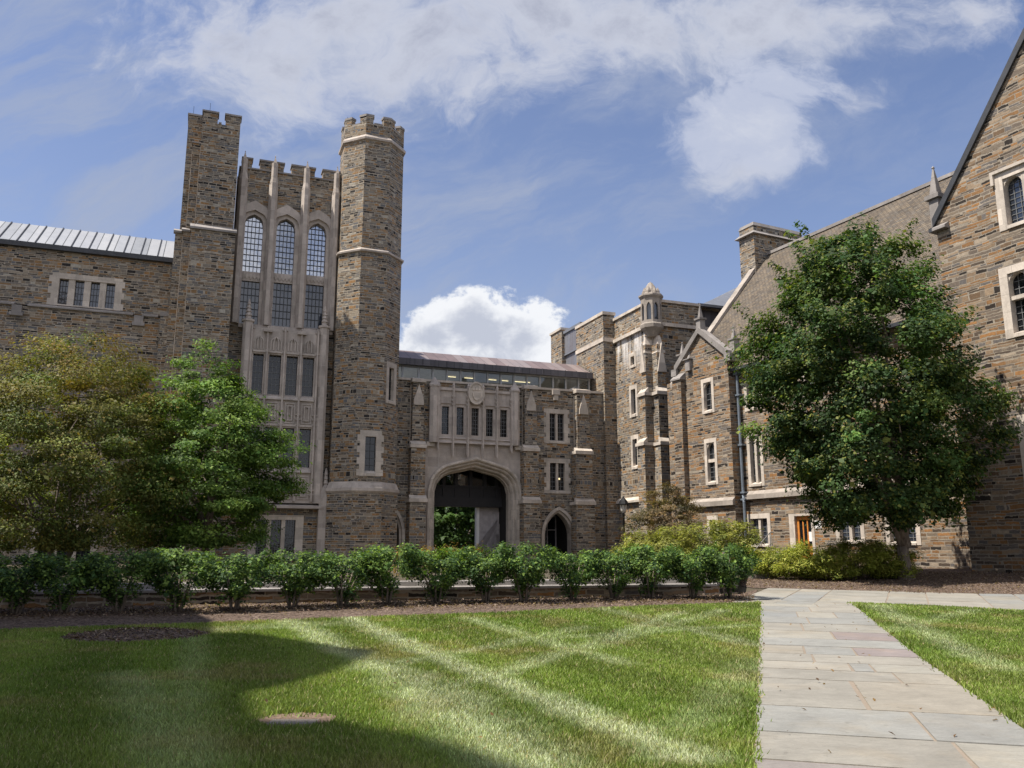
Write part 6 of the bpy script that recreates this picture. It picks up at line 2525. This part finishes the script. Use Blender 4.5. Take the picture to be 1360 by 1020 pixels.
# yews between the steps and the big tree
for i, (x, y, Rx, h, lab) in enumerate(((1042, 769, 1.3, 1.1, 'spreading bright yew nearest the stone steps'), (1090, 771, 1.6, 1.25, 'spreading bright yew before the orange door'), (1140, 771, 1.6, 1.3, 'spreading yew half shaded beside the big tree'),
                                        (1178, 769, 1.1, 1.2, 'dark shaded yew behind the big tree trunk'))):
    p = gpt(x, y)
    p = p + Vector((p.x, p.y, 0)).normalized() * .5
    p.z = float(ground_z(p.x, p.y))
    loose_shrub('yew_shrub', lab, p, Rx, h, 90 + i, [(.20, .24, .035), (.24, .27, .04), (.15, .19, .03), (.27, .28, .05)], (.36, .37, .08), 'spreading yews by the steps', k=90, per=150, ls=.085, lw=.03, flat=.6, Ry=1.1)
# amber perennials behind the clipped row
for i, (x, D, lab) in enumerate(((560, 30, 'low amber-leaved plant behind the clipped row left of the archway'), (615, 31, 'low amber-leaved plant behind the clipped row below the archway'))):
    loose_shrub('perennial', lab, at(x, D, TZ), 1.0, .9, 110 + i, [(.16, .13, .03), (.11, .13, .03), (.2, .13, .03)], (.24, .14, .03), 'amber plants behind the row', k=36, per=80, ls=.09, lw=.04)


# ------------------------------------------------------------------ grass
def in_poly(x, y, poly):
    ins = np.zeros(len(x), bool)
    n = len(poly)
    for i in range(n):
        x0, y0 = poly[i]
        x1, y1 = poly[(i + 1) % n]
        c = ((y0 > y) != (y1 > y))
        with np.errstate(divide='ignore', invalid='ignore'):
            xi = (x1 - x0) * (y - y0) / (y1 - y0) + x0
        ins ^= (c & (x < xi))
    return ins


def vnoise(x, y, s, seed):
    r_ = np.random.default_rng(seed)
    T = r_.random((64, 64))
    fx, fy = x * s, y * s
    ix, iy = np.floor(fx).astype(int), np.floor(fy).astype(int)
    tx, ty = fx - ix, fy - iy
    tx, ty = tx * tx * (3 - 2 * tx), ty * ty * (3 - 2 * ty)
    g_ = lambda a, b_: T[a % 64, b_ % 64]
    return (g_(ix, iy) * (1 - tx) + g_(ix + 1, iy) * tx) * (1 - ty) + (g_(ix, iy + 1) * (1 - tx) + g_(ix + 1, iy + 1) * tx) * ty


SHEEN_STREAKS = [((455, 818), (915, 1010), .30, 1.0), ((385, 826), (560, 915), .34, .85), ((905, 814), (560, 930), .26, .6), ((770, 836), (480, 893), .28, .5), ((545, 905), (700, 1016), .52, .85), ((700, 852), (990, 833), .26, .5),
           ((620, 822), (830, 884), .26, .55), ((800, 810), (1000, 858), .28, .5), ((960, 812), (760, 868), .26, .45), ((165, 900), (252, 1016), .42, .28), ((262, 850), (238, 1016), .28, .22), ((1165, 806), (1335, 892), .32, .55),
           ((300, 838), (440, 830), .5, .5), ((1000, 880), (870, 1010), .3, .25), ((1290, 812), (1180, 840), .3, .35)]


def grass():
    rng = np.random.default_rng(1)
    X, Y = [], []
    for (d0, d1, dens) in ((5.2, 7.5, 5200), (7.5, 10, 3800), (10, 13.5, 2300), (13.5, 18, 1350), (18, 27, 800)):
        xa, xb = -.66 * d1 - 4.5, .66 * d1 + 3.5
        n = int((d1 - d0) * (xb - xa) * dens)
        x, y = rng.uniform(xa, xb, n), rng.uniform(d0, d1, n)
        k = (np.abs(x) < .655 * y + .5) | ((np.abs(x) < .655 * y + 4.4) & (rng.random(n) < .6))
        X.append(x[k])
        Y.append(y[k])
    x, y = np.concatenate(X), np.concatenate(Y)
    # soft ragged edges against path and beds
    ex, ey = x + rng.normal(size=len(x)) * .045, y + rng.normal(size=len(x)) * .03
    k = in_poly(ex, ey, LAWN) | in_poly(ex, ey, RLAWN)
    k &= np.hypot((x - cc.x) / 1.30, (y - cc.y) / 1.02) > 1 + rng.normal(size=len(x)) * .03
    dp = gpt(392, 960)
    k &= ~((np.abs(x - dp.x) < .33) & (np.abs(y - dp.y - .02) < .17))
    k &= (np.hypot((x - dp.x) / .38, (y - dp.y - .08) / .36) > 1) | (rng.random(len(x)) < .10)
    x, y = x[k], y[k]
    n = len(x)
    dist = np.hypot(x, y)
    st = np.zeros(n)
    for p0, p1, w, s in SHEEN_STREAKS:
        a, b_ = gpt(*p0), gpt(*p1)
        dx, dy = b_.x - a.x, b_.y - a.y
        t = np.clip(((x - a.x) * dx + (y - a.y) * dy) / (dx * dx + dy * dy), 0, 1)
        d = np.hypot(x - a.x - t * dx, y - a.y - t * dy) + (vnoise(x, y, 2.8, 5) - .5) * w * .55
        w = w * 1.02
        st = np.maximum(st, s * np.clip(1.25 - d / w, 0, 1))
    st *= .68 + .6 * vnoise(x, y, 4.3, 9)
    n1, n2, n3 = vnoise(x, y, .35, 2), vnoise(x, y, 1.1, 3), vnoise(x, y, 4.0, 4)
    g1, g2 = np.array([.125, .205, .032]), np.array([.25, .31, .075])
    t = np.clip(n1 * .55 + n2 * .35 + n3 * .35 - .12, 0, 1)[:, None]
    C = g1 * (1 - t) + g2 * t
    dry = np.clip((n2 - .62) * 2.2, 0, .5)[:, None] * (n3 > .35)[:, None]
    C = C * (1 - dry) + np.array([.30, .25, .11]) * dry
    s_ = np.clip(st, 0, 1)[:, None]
    C = C * (1 - s_ * .78) + np.array([.56, .60, .43]) * s_ * .78  # pale sheen of bent blades along the mowing streaks, put into the colour
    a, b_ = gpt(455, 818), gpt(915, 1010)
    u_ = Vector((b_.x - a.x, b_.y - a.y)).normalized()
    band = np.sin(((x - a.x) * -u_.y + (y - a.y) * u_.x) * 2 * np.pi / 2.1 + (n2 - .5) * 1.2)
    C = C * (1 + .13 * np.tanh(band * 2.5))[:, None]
    # straw blades
    straw = rng.random((n, 1)) < (.05 + .06 * n2[:, None])
    C = np.where(straw, np.array([.36, .32, .17]), C)
    C *= np.exp(rng.normal(size=(n, 1)) * .24)
    z = ground_z(x, y)
    hgt = (.048 + .022 * rng.random(n)) * (1 - .2 * st)
    wid = .0042 + .00068 * dist
    an = rng.uniform(0, 2 * np.pi, n)
    lean_a = rng.uniform(0, 2 * np.pi, n)
    ln = hgt * rng.uniform(.2, 1.0, n)
    v = np.empty((n, 3, 3), np.float32)
    ca, sa = np.cos(an) * wid, np.sin(an) * wid
    v[:, 0] = np.stack([x - ca, y - sa, z - .004], 1)
    v[:, 1] = np.stack([x + ca, y + sa, z - .004], 1)
    v[:, 2] = np.stack([x + np.cos(lean_a) * ln, y + np.sin(lean_a) * ln, z + hgt], 1)
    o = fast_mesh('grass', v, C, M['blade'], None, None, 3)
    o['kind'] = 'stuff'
    tag(o, 'short mown grass with pale criss-cross mowing sheen painted into its colour', 'grass')


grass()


# mulch chips and a few fallen leaves
def chips():
    rng = np.random.default_rng(7)
    n = 9000
    u, w = rng.uniform(-2, 18.6, n), rng.normal(size=n) * .75 - .1
    x = row_a.x + ROW_D.x * u + ROW_N.x * w
    y = row_a.y + ROW_D.y * u + ROW_N.y * w
    k = in_poly(x, y, MUL)
    x2, y2 = rng.uniform(8, 20, 6000), rng.uniform(26, 34, 6000)
    k2 = in_poly(x2, y2, MUL2)
    a = rng.uniform(0, 2 * np.pi, 900)
    r_ = np.sqrt(rng.random(900))
    x3, y3 = cc.x + 1.25 * r_ * np.cos(a), cc.y + 1.0 * r_ * np.sin(a)
    x, y = np.concatenate([x[k], x2[k2], x3]), np.concatenate([y[k], y2[k2], y3])
    n = len(x)
    z = ground_z(x, y) + .02
    z[-900:] += .10 * (1 - sstep(np.hypot((x[-900:] - cc.x) / 1.32, (y[-900:] - cc.y) / 1.05), .1, 1.0))
    P = np.stack([x, y, z + rng.random(n) * .02], 1)
    N = np.array([0, 0, 1.0]) + rng.normal(size=(n, 3)) * .5
    N /= np.linalg.norm(N, axis=1, keepdims=True)
    pal = np.array([(.10, .06, .045), (.17, .11, .085), (.26, .19, .15), (.055, .035, .03), (.33, .26, .21)])
    C = pal[rng.integers(0, 5, n)] * np.exp(rng.normal(size=(n, 1)) * .2)
    o = leaf_mesh('mulch', P, N, rng.uniform(.05, .12, n), rng.uniform(.015, .035, n), C, M['leaf'], None, rng)
    o['kind'] = 'stuff'
    tag(o, 'loose brown bark chips strewn over the planting beds', 'mulch')


chips()


# ------------------------------------------------------------------ dry leaves blown onto the paving and grass
def litter():
    rng = np.random.default_rng(17)
    n = 260
    l, w = rng.uniform(-1, 18, n), rng.uniform(-.5, PATH_W + .5, n)
    q = np.array([pathp(a, b) for a, b in zip(l, w)])
    edge = np.minimum(np.abs(w), np.abs(w - PATH_W))
    k = rng.random(n) < np.where(edge < .18, .85, .16)
    q = q[k]
    x2, y2 = rng.uniform(-8, 8, 120), rng.uniform(6, 20, 120)
    q = np.concatenate([q, np.stack([x2, y2], 1)])
    on = np.arange(len(q)) >= k.sum()
    z = ground_z(q[:, 0], q[:, 1]) + np.where(on, .05, .024)
    P = np.stack([q[:, 0], q[:, 1], z], 1)
    N = np.array([0, 0, 1.0]) + rng.normal(size=(len(q), 3)) * .35
    N /= np.linalg.norm(N, axis=1, keepdims=True)
    pal = np.array([(.16, .09, .04), (.24, .15, .06), (.10, .06, .035), (.28, .2, .09)])
    C = pal[rng.integers(0, 4, len(q))]
    o = leaf_mesh('fallen_leaves', P, N, rng.uniform(.03, .075, len(q)), rng.uniform(.012, .04, len(q)), C, M['leaf'], None, rng)
    o['kind'] = 'stuff'
    tag(o, 'scattered dry brown leaves along the path edges and lawn', 'fallen leaves')


litter()
